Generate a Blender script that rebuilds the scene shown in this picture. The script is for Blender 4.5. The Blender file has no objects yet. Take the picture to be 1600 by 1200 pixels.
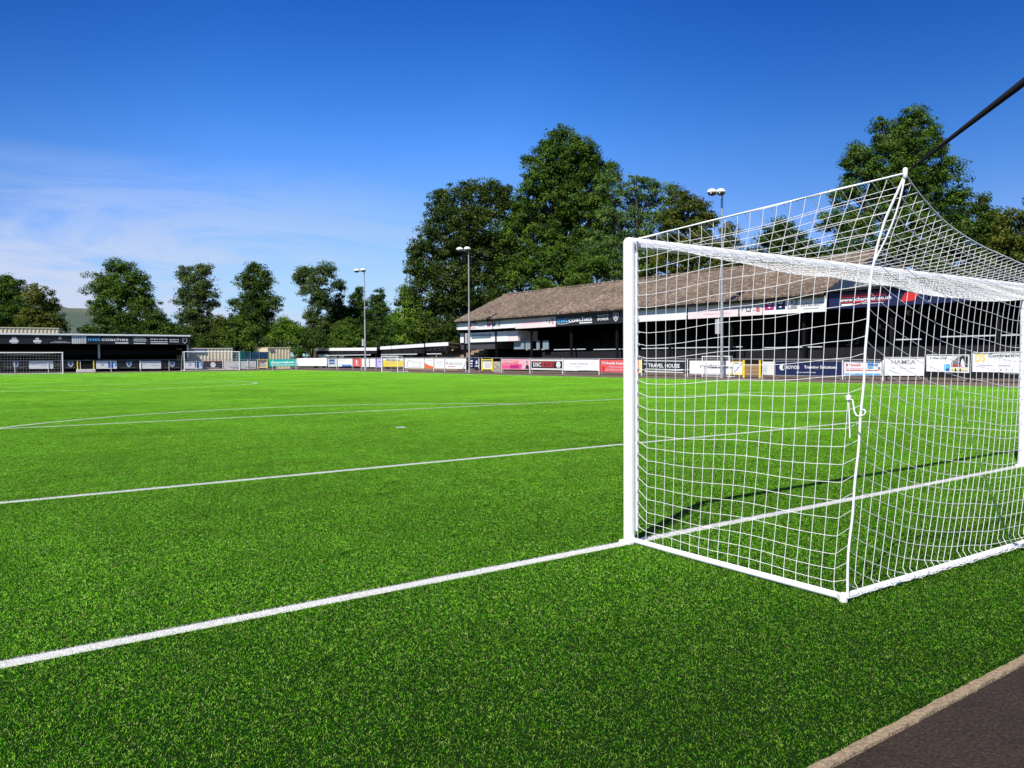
import bpy, math, random
import numpy as np
from mathutils import Vector, Matrix
random.seed(7); rng = np.random.default_rng(7)
S = bpy.context.scene
COL = S.collection

# ------------------------------------------------------------------ camera
CAM = np.array([-4.6403806, -4.68072709, 1.51559755])
YAW, PIT, ROL, FPX = 6.28400144e-01, 3.25152000e-02, -5.83155530e-03, 1244.10097
FW = np.array([math.sin(YAW)*math.cos(PIT), math.cos(YAW)*math.cos(PIT), -math.sin(PIT)])
_r = np.array([math.cos(YAW), -math.sin(YAW), 0.]); _u = np.cross(_r, FW)
RT = _r*math.cos(ROL)+_u*math.sin(ROL); UP = -_r*math.sin(ROL)+_u*math.cos(ROL)
cd = bpy.data.cameras.new('camera'); cam = bpy.data.objects.new('camera', cd); COL.objects.link(cam)
cam.matrix_world = Matrix(((RT[0], UP[0], -FW[0], CAM[0]), (RT[1], UP[1], -FW[1], CAM[1]), (RT[2], UP[2], -FW[2], CAM[2]), (0, 0, 0, 1)))
cd.sensor_width = 36; cd.lens = 36*FPX/1600; cd.clip_end = 6000; cd.clip_start = 0.05
S.camera = cam

# ------------------------------------------------------------------ world, sun, exposure
SUN = Vector((-1.85, -0.82, 2.44)).normalized()
w = bpy.data.worlds.new('World'); S.world = w; w.use_nodes = True
nt = w.node_tree; N = nt.nodes; L = nt.links
bg = N['Background']
sky = N.new('ShaderNodeTexSky'); sky.sky_type = 'NISHITA'; sky.sun_disc = False
sky.sun_elevation = math.asin(SUN.z); sky.sun_rotation = math.atan2(SUN.x, SUN.y) % (2*math.pi)
sky.altitude = 50; sky.air_density = 1.0; sky.dust_density = 0.25; sky.ozone_density = 3.0
hs = N.new('ShaderNodeHueSaturation'); hs.inputs['Saturation'].default_value = 1.27; hs.inputs['Value'].default_value = 1.0
gam = N.new('ShaderNodeGamma'); gam.inputs[1].default_value = 1.18
L.new(sky.outputs[0], hs.inputs['Color']); L.new(hs.outputs[0], gam.inputs[0])
# thin cirrus low in the sky
tc = N.new('ShaderNodeTexCoord'); sep = N.new('ShaderNodeSeparateXYZ'); L.new(tc.outputs['Generated'], sep.inputs[0])
def wm(op, a, b=None, c=None, clamp=False):
    n = N.new('ShaderNodeMath'); n.operation = op; n.use_clamp = clamp
    for i, v in enumerate((a, b, c)):
        if v is None: continue
        if isinstance(v, (int, float)): n.inputs[i].default_value = v
        else: L.new(v, n.inputs[i])
    return n.outputs[0]
mp = N.new('ShaderNodeMapping'); mp.inputs['Scale'].default_value = (2.2, 2.2, 13); mp.inputs['Rotation'].default_value = (0.10, 0.06, 0)
L.new(tc.outputs['Generated'], mp.inputs[0])
nz = N.new('ShaderNodeTexNoise'); nz.inputs['Scale'].default_value = 1.25; nz.inputs['Detail'].default_value = 7; nz.inputs['Roughness'].default_value = .6; nz.inputs['Distortion'].default_value = .7
L.new(mp.outputs[0], nz.inputs['Vector'])
# the cirrus bank stands over the far end of the ground (towards +Y)
az = wm('DIVIDE', sep.outputs[0], wm('MAXIMUM', sep.outputs[1], 0.02))          # tan of azimuth from +Y
m_az = wm('SUBTRACT', 1.0, wm('MULTIPLY', wm('MAXIMUM', wm('SUBTRACT', az, 0.16), 0.0), 1.5), clamp=True)
m_el = wm('MULTIPLY', wm('MULTIPLY', sep.outputs[2], 22.0, clamp=True), wm('SUBTRACT', 1.0, wm('MULTIPLY', wm('SUBTRACT', sep.outputs[2], .08), 6.5), clamp=True), clamp=True)
cl = wm('ADD', wm('MULTIPLY', wm('SUBTRACT', nz.outputs[0], 0.43), 6.5, clamp=True), wm('MULTIPLY', wm('SUBTRACT', .16, sep.outputs[2]), 3.4, clamp=True), clamp=True)
cl = wm('MULTIPLY', wm('MULTIPLY', cl, m_az), wm('MULTIPLY', m_el, 1.0))
# deep, slightly polarised blue: response of the three channels, darker away from the sun and higher up
sc = N.new('ShaderNodeSeparateColor'); L.new(gam.outputs[0], sc.inputs[0])
azs = wm('SUBTRACT', 1.0, wm('MULTIPLY', wm('SMOOTH_MIN', wm('MAXIMUM', wm('SUBTRACT', wm('ADD', wm('MULTIPLY', sep.outputs[0], .93), wm('MULTIPLY', sep.outputs[1], .36)), .80), 0.0), .2, .05), 2.1))
els = wm('SUBTRACT', 1.0, wm('MULTIPLY', wm('MAXIMUM', wm('SUBTRACT', sep.outputs[2], .25), 0.0), 1.0), clamp=True)
els = wm('MAXIMUM', els, .45)
azl = wm('SUBTRACT', 1.0, wm('MULTIPLY', wm('MAXIMUM', wm('SUBTRACT', .30, az), 0.0), .75), clamp=True)
azl = wm('MAXIMUM', azl, .75)
fac_ = wm('MULTIPLY', wm('MULTIPLY', wm('MULTIPLY', azs, azl), els), .121)
vr, vg, vb = (wm('MULTIPLY', sc.outputs[i], fac_) for i in range(3))
xr = wm('MULTIPLY', vr, vr); rr = wm('DIVIDE', wm('MULTIPLY', xr, 8.3/.144), wm('ADD', 1.0, wm('MULTIPLY', xr, 16.9)))
xg = wm('POWER', vg, 1.7); gg = wm('DIVIDE', wm('MULTIPLY', xg, 2.75/.144), wm('ADD', 1.0, wm('MULTIPLY', xg, 2.9)))
bb = wm('MINIMUM', wm('MULTIPLY', vb, 1.16/.144), 7.0)
cc_ = N.new('ShaderNodeCombineColor'); L.new(rr, cc_.inputs[0]); L.new(gg, cc_.inputs[1]); L.new(bb, cc_.inputs[2])
mixc = N.new('ShaderNodeMixRGB'); L.new(cl, mixc.inputs[0]); L.new(cc_.outputs[0], mixc.inputs[1]); mixc.inputs[2].default_value = (4.2, 4.8, 6.2, 1)
L.new(mixc.outputs[0], bg.inputs['Color']); bg.inputs['Strength'].default_value = 0.095
sl = bpy.data.lights.new('sun', 'SUN'); sl.energy = 4.6; sl.angle = math.radians(.53); sl.color = (1, .95, .87)
so = bpy.data.objects.new('sun', sl); COL.objects.link(so); so.rotation_euler = SUN.to_track_quat('Z', 'Y').to_euler(); so.location = (0, 0, 60)
S.view_settings.view_transform = 'Standard'; S.view_settings.look = 'None'; S.view_settings.gamma = 1; S.view_settings.exposure = 0.6
S.cycles.max_bounces = 6; S.cycles.diffuse_bounces = 3; S.cycles.transparent_max_bounces = 8

# ------------------------------------------------------------------ helpers
def ray(px, py): return FW+(px-800)/FPX*RT-(py-600)/FPX*UP       # a direction seen in the photograph, depth 1
def at(px, py, axis, v):                                          # the point where it meets a real plane x / y / z = v
    d = ray(px, py); return CAM+d*((v-CAM[axis])/d[axis])
def depth(px, py, s): return CAM+ray(px, py)*s

def prop(o, label=None, cat=None, group=None, kind=None):
    for k, v in (('label', label), ('category', cat), ('group', group), ('kind', kind)):
        if v: o[k] = v
    return o
def thing(name, label, cat, loc, group=None, rz=0):
    o = bpy.data.objects.new(name, None); COL.objects.link(o); o.location = tuple(float(c) for c in loc); o.rotation_euler = (0, 0, rz); o.empty_display_size = .3
    return prop(o, label, cat, group)
def worldloc(o):
    v = Vector((0, 0, 0))
    while o is not None: v = v+o.location; o = o.parent
    return v
def np_mesh(name, verts, faces, mats, parent=None, attrs=None, smooth=False, mi=None):
    """faces: array (n,k); verts world coordinates."""
    verts = np.asarray(verts, np.float32).reshape(-1, 3)
    me = bpy.data.meshes.new(name)
    if parent is not None: verts = verts-np.array(worldloc(parent), np.float32)
    fl = [np.asarray(f, np.int32) for f in (faces if isinstance(faces, list) else [faces]) if len(f)]
    me.vertices.add(len(verts)); me.vertices.foreach_set('co', verts.ravel())
    nl = sum(f.size for f in fl); npoly = sum(len(f) for f in fl)
    me.loops.add(nl); me.polygons.add(npoly)
    me.loops.foreach_set('vertex_index', np.concatenate([f.ravel() for f in fl]))
    tot = np.concatenate([np.full(len(f), f.shape[1], np.int32) for f in fl])
    me.polygons.foreach_set('loop_start', np.concatenate([[0], np.cumsum(tot)[:-1]]).astype(np.int32))
    if mi is not None: me.polygons.foreach_set('material_index', np.asarray(mi, np.int32))
    if smooth: me.polygons.foreach_set('use_smooth', np.ones(npoly, bool))
    me.update(calc_edges=True)
    for k, a in (attrs or {}).items():
        at_ = me.attributes.new(k, 'FLOAT', 'POINT'); at_.data.foreach_set('value', np.asarray(a, np.float32))
    for m in (mats if isinstance(mats, (list, tuple)) else [mats]): me.materials.append(m)
    o = bpy.data.objects.new(name, me); COL.objects.link(o)
    if parent is not None: o.parent = parent
    return o
class MB:
    def __init__(s): s.v = []; s.f = []; s.m = []
    def add(s, vs, fs, mi=0):
        b = len(s.v); s.v += [tuple(float(c) for c in v) for v in vs]; s.f += [tuple(b+i for i in f) for f in fs]; s.m += [mi]*len(fs)
    def box(s, a, b, mi=0, bev=0):
        (x0, y0, z0), (x1, y1, z1) = a, b
        x0, x1 = min(x0, x1), max(x0, x1); y0, y1 = min(y0, y1), max(y0, y1); z0, z1 = min(z0, z1), max(z0, z1)
        s.add([(x0, y0, z0), (x1, y0, z0), (x1, y1, z0), (x0, y1, z0), (x0, y0, z1), (x1, y0, z1), (x1, y1, z1), (x0, y1, z1)],
              [(0, 3, 2, 1), (4, 5, 6, 7), (0, 1, 5, 4), (1, 2, 6, 5), (2, 3, 7, 6), (3, 0, 4, 7)], mi)
    def prism(s, poly, axis, a, b, mi=0):     # poly of 2-D points on the other two axes (cyclic order), extruded along axis
        def mk(p, v):
            q = [p[0], p[1]]; q.insert(axis, v); return tuple(q)
        n = len(poly); vs = [mk(p, a) for p in poly]+[mk(p, b) for p in poly]
        s.add(vs, [tuple(range(n)), tuple(range(2*n-1, n-1, -1))]+[(i, (i+1) % n, n+(i+1) % n, n+i) for i in range(n)], mi)
    def tube(s, path, r, k=8, mi=0, cap=True):
        V, F = tube_np(np.array(path, float), r, k)
        s.add(V.tolist(), F.tolist(), mi)
        if cap: n = len(path); b = len(s.v)-n*k; s.f += [tuple(b+i for i in range(k))[::-1], tuple(b+(n-1)*k+i for i in range(k))]; s.m += [mi, mi]
    def lathe(s, c, prof, k=16, mi=0, sx=1, sy=1):
        vs = [(c[0]+r*sx*math.cos(2*math.pi*i/k), c[1]+r*sy*math.sin(2*math.pi*i/k), c[2]+z) for r, z in prof for i in range(k)]
        fs = [(j*k+i, j*k+(i+1) % k, (j+1)*k+(i+1) % k, (j+1)*k+i) for j in range(len(prof)-1) for i in range(k)]
        s.add(vs, fs+[tuple(range(k))[::-1], tuple((len(prof)-1)*k+i for i in range(k))], mi)
    def build(s, name, mats, parent=None, smooth=False, bevel=0):
        me = bpy.data.meshes.new(name); off = worldloc(parent) if parent is not None else Vector((0, 0, 0))
        me.from_pydata([(v[0]-off.x, v[1]-off.y, v[2]-off.z) for v in s.v], [], s.f)
        for m in (mats if isinstance(mats, (list, tuple)) else [mats]): me.materials.append(m)
        me.polygons.foreach_set('material_index', s.m)
        if smooth: me.polygons.foreach_set('use_smooth', [True]*len(me.polygons)); 
        me.update()
        o = bpy.data.objects.new(name, me); COL.objects.link(o)
        if parent is not None: o.parent = parent
        if bevel:
            b = o.modifiers.new('b', 'BEVEL'); b.width = bevel; b.segments = 2; b.limit_method = 'ANGLE'
        if smooth and not bevel:
            try: me.set_sharp_from_angle(angle=math.radians(40))
            except Exception: pass
        return o
def tube_np(P, r, k=5):
    n = len(P); T = np.gradient(P, axis=0); T /= np.linalg.norm(T, axis=1)[:, None]+1e-9
    ref = np.array([0, 0, 1.]) if abs(T[:, 2]).mean() < .8 else np.array([0, 1., 0])
    A = np.cross(T, ref); A /= np.linalg.norm(A, axis=1)[:, None]+1e-9; B = np.cross(T, A)
    r = np.broadcast_to(np.asarray(r, float), (n,))
    an = np.arange(k)*2*math.pi/k
    V = P[:, None]+r[:, None, None]*(np.cos(an)[None, :, None]*A[:, None]+np.sin(an)[None, :, None]*B[:, None])
    i = np.arange(n-1)[:, None]*k; j = np.arange(k)[None]
    F = np.stack([i+j, i+(j+1) % k, i+k+(j+1) % k, i+k+j], -1).reshape(-1, 4)
    return V.reshape(-1, 3), F
def strands(name, lines, r, mat, parent, k=5):
    VV, FF, b = [], [], 0
    for P in lines:
        P = np.asarray(P, float)
        V, F = tube_np(P, r, k); VV.append(V); FF.append(F+b); b += len(V)
    return np_mesh(name, np.concatenate(VV), np.concatenate(FF), mat, parent, smooth=True)

# ------------------------------------------------------------------ materials
MATS = {}
def mat(name, col, rough=.6, var=.12, scale=3., bump=0., bscale=40., metal=0., spec=.4, streak=None):
    if name in MATS: return MATS[name]
    m = bpy.data.materials.new(name); MATS[name] = m; m.use_nodes = True; t = m.node_tree; n = t.nodes; l = t.links
    p = n['Principled BSDF']; p.inputs['Roughness'].default_value = rough; p.inputs['Metallic'].default_value = metal; p.inputs['Specular IOR Level'].default_value = spec
    g = n.new('ShaderNodeNewGeometry'); mp = n.new('ShaderNodeMapping'); l.new(g.outputs['Position'], mp.inputs[0])
    if streak: mp.inputs['Scale'].default_value = streak
    nz = n.new('ShaderNodeTexNoise'); nz.inputs['Scale'].default_value = scale; nz.inputs['Detail'].default_value = 6; nz.inputs['Roughness'].default_value = .65; l.new(mp.outputs[0], nz.inputs['Vector'])
    r = n.new('ShaderNodeMapRange'); r.inputs[1].default_value = .3; r.inputs[2].default_value = .7; r.inputs[3].default_value = 1-var; r.inputs[4].default_value = 1+var; l.new(nz.outputs[0], r.inputs[0])
    mx = n.new('ShaderNodeVectorMath'); mx.operation = 'SCALE'; mx.inputs[0].default_value = col[:3]; l.new(r.outputs[0], mx.inputs['Scale']); l.new(mx.outputs[0], p.inputs['Base Color'])
    if bump:
        n2 = n.new('ShaderNodeTexNoise'); n2.inputs['Scale'].default_value = bscale; n2.inputs['Detail'].default_value = 4; l.new(g.outputs['Position'], n2.inputs['Vector'])
        b = n.new('ShaderNodeBump'); b.inputs['Strength'].default_value = bump; b.inputs['Distance'].default_value = .02; l.new(n2.outputs[0], b.inputs['Height']); l.new(b.outputs[0], p.inputs['Normal'])
    return m
white_paint = mat('white_paint', (.82, .82, .81), .35, .05, 4, .05, 60, spec=.5)
net_white = mat('net_cord', (.80, .80, .79), .7, .06, 30)
white_metal = mat('white_board', (.74, .74, .74), .5, .06, 1.5)
off_white = mat('off_white', (.62, .61, .58), .6, .12, 1.5)
pale_pink = mat('pale_pink', (.72, .62, .62), .6, .08, 1.5)
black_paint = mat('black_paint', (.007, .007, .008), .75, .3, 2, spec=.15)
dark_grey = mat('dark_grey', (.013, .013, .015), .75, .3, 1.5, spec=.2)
mid_grey = mat('mid_grey', (.16, .17, .18), .6, .15, 2)
light_grey = mat('light_grey', (.42, .43, .44), .5, .1, 2)
galv = mat('galvanised', (.38, .39, .40), .45, .15, 3, metal=.4)
navy = mat('navy', (.010, .016, .065), .5, .1, 2)
blue = mat('blue', (.03, .12, .42), .5, .1, 2)
sky_blue = mat('sky_blue', (.10, .42, .80), .5, .1, 2)
deep_blue = mat('deep_blue', (.03, .10, .30), .5, .1, 2)
black_board = mat('black_board', (.018, .018, .022), .45, .2, 2)
teal = mat('teal', (.0, .32, .27), .5, .08, 2)
yellow = mat('yellow', (.72, .55, .04), .5, .08, 2)
pale_yellow = mat('pale_yellow', (.66, .60, .25), .6, .08, 2)
red = mat('red', (.55, .03, .03), .5, .1, 2)
pink = mat('pink', (.70, .08, .20), .5, .15, 2)
light_pink = mat('light_pink', (.75, .38, .45), .5, .15, 2)
magenta = mat('magenta', (.42, .02, .18), .5, .1, 2)
coral = mat('coral', (.62, .10, .10), .5, .12, 2)
orange = mat('orange', (.70, .14, .05), .5, .1, 2)
green_ink = mat('green_ink', (.05, .30, .10), .5, .1, 2)
grey_ink = mat('grey_ink', (.25, .26, .28), .6, .1, 2)
pale_grey = mat('pale_grey', (.50, .52, .55), .6, .1, 2)
purple = mat('purple', (.18, .10, .45), .5, .1, 2)
lilac = mat('lilac', (.48, .45, .66), .5, .1, 2)
wood = mat('wood', (.30, .19, .10), .75, .25, 1.2, streak=(1, 1, 14))
concrete = mat('concrete', (.36, .33, .28), .85, .25, 6, .4, 80)
kerb_mat = mat('edging_concrete', (.26, .195, .12), .9, .5, 60, .5, 160)
brown_step = mat('brown_step', (.26, .19, .12), .85, .2, 2)
bark = mat('bark', (.07, .055, .04), .9, .3, 5, .5, 30)
glassm = mat('window_glass', (.10, .15, .20), .12, .1, 2, spec=.8)
lens_glass = mat('lamp_glass', (.03, .03, .03), .2, .1, 2, spec=.7)
black_rope = mat('black_rope', (.004, .004, .008), .7, .3, 20)
cream = mat('cream_steel', (.66, .58, .38), .55, .12, .8, streak=(3, 3, .6))
cream2 = mat('cream_cabin', (.68, .62, .45), .55, .1, .8, streak=(3, 3, .6))

def shader(name):
    m = bpy.data.materials.new(name); m.use_nodes = True
    t = m.node_tree; n = t.nodes; l = t.links
    def M(op, a, b=None, c=None, clamp=False):
        q = n.new('ShaderNodeMath'); q.operation = op; q.use_clamp = clamp
        for i, v in enumerate((a, b, c)):
            if v is None: continue
            if isinstance(v, (int, float)): q.inputs[i].default_value = v
            else: l.new(v, q.inputs[i])
        return q.outputs[0]
    def noise(vec, scale, detail=4, rough=.6):
        q = n.new('ShaderNodeTexNoise'); q.inputs['Scale'].default_value = scale; q.inputs['Detail'].default_value = detail; q.inputs['Roughness'].default_value = rough; l.new(vec, q.inputs['Vector']); return q.outputs[0]
    def ramp(fac, stops):
        q = n.new('ShaderNodeValToRGB'); l.new(fac, q.inputs[0]); e = q.color_ramp.elements
        while len(e) < len(stops): e.new(.5)
        for i, (p, c) in enumerate(stops): e[i].position = p; e[i].color = (*c, 1)
        return q.outputs[0]
    def mix(fac, a, b, bt='MIX'):
        q = n.new('ShaderNodeMixRGB'); q.blend_type = bt
        for i, v in enumerate((fac, a, b)):
            if isinstance(v, (int, float)): q.inputs[i].default_value = v
            elif isinstance(v, tuple): q.inputs[i].default_value = (*v, 1)
            else: l.new(v, q.inputs[i])
        return q.outputs[0]
    return m, t, n, l, M, noise, ramp, mix
PL = 99.32                                        # pitch length
def line_mask(n, l, M, pos):
    sp = n.new('ShaderNodeSeparateXYZ'); l.new(pos, sp.inputs[0]); X, Y = sp.outputs[0], sp.outputs[1]
    x = M('ABSOLUTE', M('SUBTRACT', X, 3.66)); y = M('MINIMUM', Y, M('SUBTRACT', PL, Y))
    h = .056
    def near(v, c): return M('COMPARE', v, c, h)
    def lt(v, c): return M('LESS_THAN', v, c)
    def gt(v, c): return M('GREATER_THAN', v, c)
    def mul(a, b): return M('MULTIPLY', a, b)
    inside = gt(y, -.056)
    ms = [mul(near(y, 0.), lt(x, 32.05)), mul(near(y, 5.38), lt(x, 9.16)), mul(near(x, 9.10), lt(y, 5.43)), mul(near(y, 16.38), lt(x, 20.16)), mul(near(x, 20.10), lt(y, 16.43)),
          near(x, 32.), near(y, PL/2)]
    def dist(cy):
        dy = M('SUBTRACT', y, cy); return M('SQRT', M('ADD', mul(x, x), mul(dy, dy)))
    d1 = dist(10.94); ms += [mul(near(d1, 9.1), gt(y, 16.4)), lt(d1, .12), near(dist(PL/2), 9.1)]
    r = ms[0]
    for a in ms[1:]: r = M('MAXIMUM', r, a)
    return mul(r, inside)
# turf blades
turf_mat, t, n, l, M, noise, ramp, mix = shader('turf_fibre')
g = n.new('ShaderNodeNewGeometry'); a = n.new('ShaderNodeAttribute'); a.attribute_name = 'tint'; ah = n.new('ShaderNodeAttribute'); ah.attribute_name = 'hgt'
big = noise(g.outputs['Position'], .22, 3); mid = noise(g.outputs['Position'], 2.2, 3)
tcol = ramp(a.outputs['Fac'], [(0, (.012, .12, .006)), (.35, (.105, .45, .008)), (.62, (.29, .74, .018)), (.78, (.52, .90, .07)), (.85, (.60, .80, .24)), (.93, (.58, .50, .26)), (1, (.40, .20, .10))])
mpn = n.new('ShaderNodeMapping'); mpn.inputs['Scale'].default_value = (.35, 1.3, 1); l.new(g.outputs['Position'], mpn.inputs[0]); band = noise(mpn.outputs[0], .5, 3)
f = M('MAXIMUM', .35, M('ADD', -.05, M('ADD', M('ADD', M('MULTIPLY', big, .7), M('MULTIPLY', mid, .75)), M('MULTIPLY', band, .55))))
f = M('MULTIPLY', f, M('ADD', .09, M('MULTIPLY', M('POWER', ah.outputs['Fac'], 2.3), 2.75)))  # shade between blades put into the colour: dark roots, bright tips
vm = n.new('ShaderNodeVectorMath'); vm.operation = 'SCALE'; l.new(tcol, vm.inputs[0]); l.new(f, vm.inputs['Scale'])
spp = n.new('ShaderNodeSeparateXYZ'); l.new(g.outputs['Position'], spp.inputs[0])
strip = M('MULTIPLY', M('SUBTRACT', M('ADD', M('MULTIPLY', spp.outputs[1], -1.0), M('MULTIPLY', mid, 1.2)), 1.0), .45, clamp=True)  # gradual darkening painted into the grass towards the path, echoing the dark view corner
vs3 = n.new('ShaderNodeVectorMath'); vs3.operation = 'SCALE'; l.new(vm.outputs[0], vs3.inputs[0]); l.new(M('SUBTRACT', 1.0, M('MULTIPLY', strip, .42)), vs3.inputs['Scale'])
lm = line_mask(n, l, M, g.outputs['Position'])
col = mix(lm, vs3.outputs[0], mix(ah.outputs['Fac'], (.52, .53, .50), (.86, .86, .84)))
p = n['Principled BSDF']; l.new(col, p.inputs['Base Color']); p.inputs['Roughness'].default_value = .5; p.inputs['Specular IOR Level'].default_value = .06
tr = n.new('ShaderNodeBsdfTranslucent'); l.new(col, tr.inputs[0]); ms = n.new('ShaderNodeMixShader'); ms.inputs[0].default_value = .36
l.new(p.outputs[0], ms.inputs[1]); l.new(tr.outputs[0], ms.inputs[2]); l.new(ms.outputs[0], n['Material Output'].inputs[0])
# base below the blades
base_mat, t, n, l, M, noise, ramp, mix = shader('turf_base')
g = n.new('ShaderNodeNewGeometry'); lm = line_mask(n, l, M, g.outputs['Position'])
c1 = ramp(noise(g.outputs['Position'], 90, 3), [(.3, (.004, .010, .002)), (.7, (.010, .032, .004))])
p = n['Principled BSDF']; l.new(mix(lm, c1, (.62, .62, .6)), p.inputs['Base Color']); p.inputs['Roughness'].default_value = .9; p.inputs['Specular IOR Level'].default_value = .05
# asphalt
def asphalt(name, c0, c1, sc):
    m, t, n, l, M, noise, ramp, mix = shader(name)
    g = n.new('ShaderNodeNewGeometry'); P = g.outputs['Position']
    big = noise(P, 1.6, 6, .7); fine = noise(P, sc, 2); v = n.new('ShaderNodeTexVoronoi'); v.inputs['Scale'].default_value = sc*.8; l.new(P, v.inputs['Vector'])
    cc = ramp(big, [(.3, c0), (.7, c1)]); cc = mix(.5, cc, ramp(fine, [(.35, tuple(k*.5 for k in c0)), (.6, c1), (.8, tuple(min(1, k*1.9) for k in c1))]))
    p = n['Principled BSDF']; l.new(cc, p.inputs['Base Color']); p.inputs['Roughness'].default_value = .9; p.inputs['Specular IOR Level'].default_value = .12
    b = n.new('ShaderNodeBump'); b.inputs['Strength'].default_value = .7; b.inputs['Distance'].default_value = .006; l.new(v.outputs['Distance'], b.inputs['Height']); l.new(b.outputs[0], p.inputs['Normal'])
    return m
path_mat = asphalt('path_asphalt', (.018, .013, .010), (.048, .036, .028), 70)
track_mat = asphalt('track_asphalt', (.11, .085, .07), (.16, .125, .105), 30)
# foliage
def foliage(name, cols, trans=.25, rough=.5):
    m, t, n, l, M, noise, ramp, mix = shader(name)
    a = n.new('ShaderNodeAttribute'); a.attribute_name = 'tint'
    k = len(cols)-1; c = ramp(a.outputs['Fac'], [(i/k, (cc[0]*(1+.12*i), cc[1]*(1+.14*i), cc[2])) for i, cc in enumerate(cols)])
    p = n['Principled BSDF']; l.new(c, p.inputs['Base Color']); p.inputs['Roughness'].default_value = rough; p.inputs['Specular IOR Level'].default_value = .12
    tr = n.new('ShaderNodeBsdfTranslucent'); l.new(c, tr.inputs[0]); ms = n.new('ShaderNodeMixShader'); ms.inputs[0].default_value = trans
    l.new(p.outputs[0], ms.inputs[1]); l.new(tr.outputs[0], ms.inputs[2]); l.new(ms.outputs[0], n['Material Output'].inputs[0]); return m
FOL = dict(
    dark=foliage('leaves_dark', [(.014, .036, .005), (.034, .070, .009), (.070, .115, .015)]),
    beech=foliage('leaves_beech', [(.014, .032, .006), (.034, .064, .010), (.080, .105, .018)]),
    mid=foliage('leaves_mid', [(.020, .050, .006), (.048, .098, .011), (.095, .155, .020)]),
    ash=foliage('leaves_ash', [(.040, .085, .022), (.075, .140, .034), (.13, .19, .06)]),
    olive=foliage('leaves_olive', [(.028, .050, .008), (.065, .090, .012), (.125, .120, .02)]),
    poplar=foliage('leaves_poplar', [(.026, .05, .014), (.055, .090, .022), (.11, .145, .042)]),
    conifer=foliage('leaves_conifer', [(.010, .032, .006), (.026, .062, .010), (.060, .105, .016)], .12),
    bright=foliage('leaves_bright', [(.045, .105, .010), (.09, .17, .016), (.16, .24, .03)]))

# ------------------------------------------------------------------ setting
def sheet(name, x0, x1, y0, y1, z, m, kind='structure', zx=None):
    b = MB(); z1 = z if zx is None else zx
    b.add([(x0, y0, z), (x1, y0, z1), (x1, y1, z1), (x0, y1, z)], [(0, 1, 2, 3)]); o = b.build(name, m); o['kind'] = kind; return o
field_mat, t, n, l, M, noise, ramp, mix = shader('field_ground')
g = n.new('ShaderNodeNewGeometry'); c = ramp(noise(g.outputs['Position'], .05, 5), [(.3, (.05, .07, .025)), (.6, (.09, .10, .04)), (.8, (.14, .12, .07))])
l.new(c, n['Principled BSDF'].inputs['Base Color']); n['Principled BSDF'].inputs['Roughness'].default_value = .95
sheet('ground', -3000, 3000, -1500, 4500, -.06, field_mat)
GX0, GX1, GY0, GY1 = -34., 37.3, -3.0, 102.6
sheet('pitch', GX0, GX1, GY0, GY1, 0., base_mat)
sheet('path', -40, 60, -9, -3.05, .012, path_mat)
k = MB(); kn = 1500; kx = np.linspace(-12, 14, kn); kr = np.random.default_rng(5)
def sm(a, w_): return np.convolve(a, np.ones(w_)/w_, 'same')
e0 = -3.000+sm(kr.normal(0, .004, kn), 3)+sm(kr.normal(0, .006, kn), 90); e1 = -3.046+sm(kr.normal(0, .007, kn), 3)+sm(kr.normal(0, .012, kn), 80)
k.add([(x, y, .021) for i, x in enumerate(kx) for y in (e0[i], e1[i])]+[(kx[i], e1[i]-.004, .0) for i in range(kn)], [(2*i, 2*i+1, 2*i+3, 2*i+2) for i in range(kn-1)]+[(2*i+1, 2*kn+i, 2*kn+i+1, 2*i+3) for i in range(kn-1)]); k.box((14, -3.052, -.05), (37.3, -2.998, .022)); e = k.build('path_edging', kerb_mat); e['kind'] = 'structure'
e = sheet('side_track', 37.3, 44.2, -3, 125, .004, track_mat, zx=.2)
b = MB(); b.add([(GX0, 102.6, .004), (37.3, 102.6, .004), (37.3, 107, .22), (GX0, 107, .22)], [(0, 1, 2, 3)]); o = b.build('end_track', track_mat); o['kind'] = 'structure'

# hill far behind the left trees
hm, t, n, l, M, noise, ramp, mix = shader('hillside')
g = n.new('ShaderNodeNewGeometry'); sp = n.new('ShaderNodeSeparateXYZ'); l.new(g.outputs['Position'], sp.inputs[0])
v = n.new('ShaderNodeTexVoronoi'); v.inputs['Scale'].default_value = .028; l.new(g.outputs['Position'], v.inputs['Vector'])
fields = ramp(v.outputs['Color'], [(.2, (.13, .15, .07)), (.4, (.20, .14, .09)), (.6, (.09, .13, .06)), (.8, (.17, .11, .08))])
woods = ramp(noise(g.outputs['Position'], .035, 6), [(.48, (0, 0, 0)), (.53, (1, 1, 1))])
hz_ = M('ADD', sp.outputs[2], M('MULTIPLY', M('SUBTRACT', noise(g.outputs['Position'], .006, 4), .5), 60.))
low = M('SUBTRACT', 1.0, M('MULTIPLY', M('SUBTRACT', hz_, 74.), .07), clamp=True)
c = mix(M('MAXIMUM', M('MULTIPLY', woods, .8), M('MULTIPLY', low, .9)), fields, (.040, .075, .055))
l.new(c, n['Principled BSDF'].inputs['Base Color']); n['Principled BSDF'].inputs['Roughness'].default_value = .95
nx, ny = 120, 40; V = []
for j in range(ny):
    for i in range(nx):
        x = -900+i*25.; y = 1100+j*40.; q = math.exp(-((x-190)/(230. if x > 190 else 600.))**2)
        h_ = 106*q*(1/(1+math.exp(-(y-1450)/95.)))+7*math.sin(x*.009)+4*math.sin(x*.031+y*.01)+2.5*math.sin(x*.083)
        V.append((x, y, max(h_, -.5) if y > 1140 else -1))
F = [(j*nx+i, j*nx+i+1, (j+1)*nx+i+1, (j+1)*nx+i) for j in range(ny-1) for i in range(nx-1)]
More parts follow.
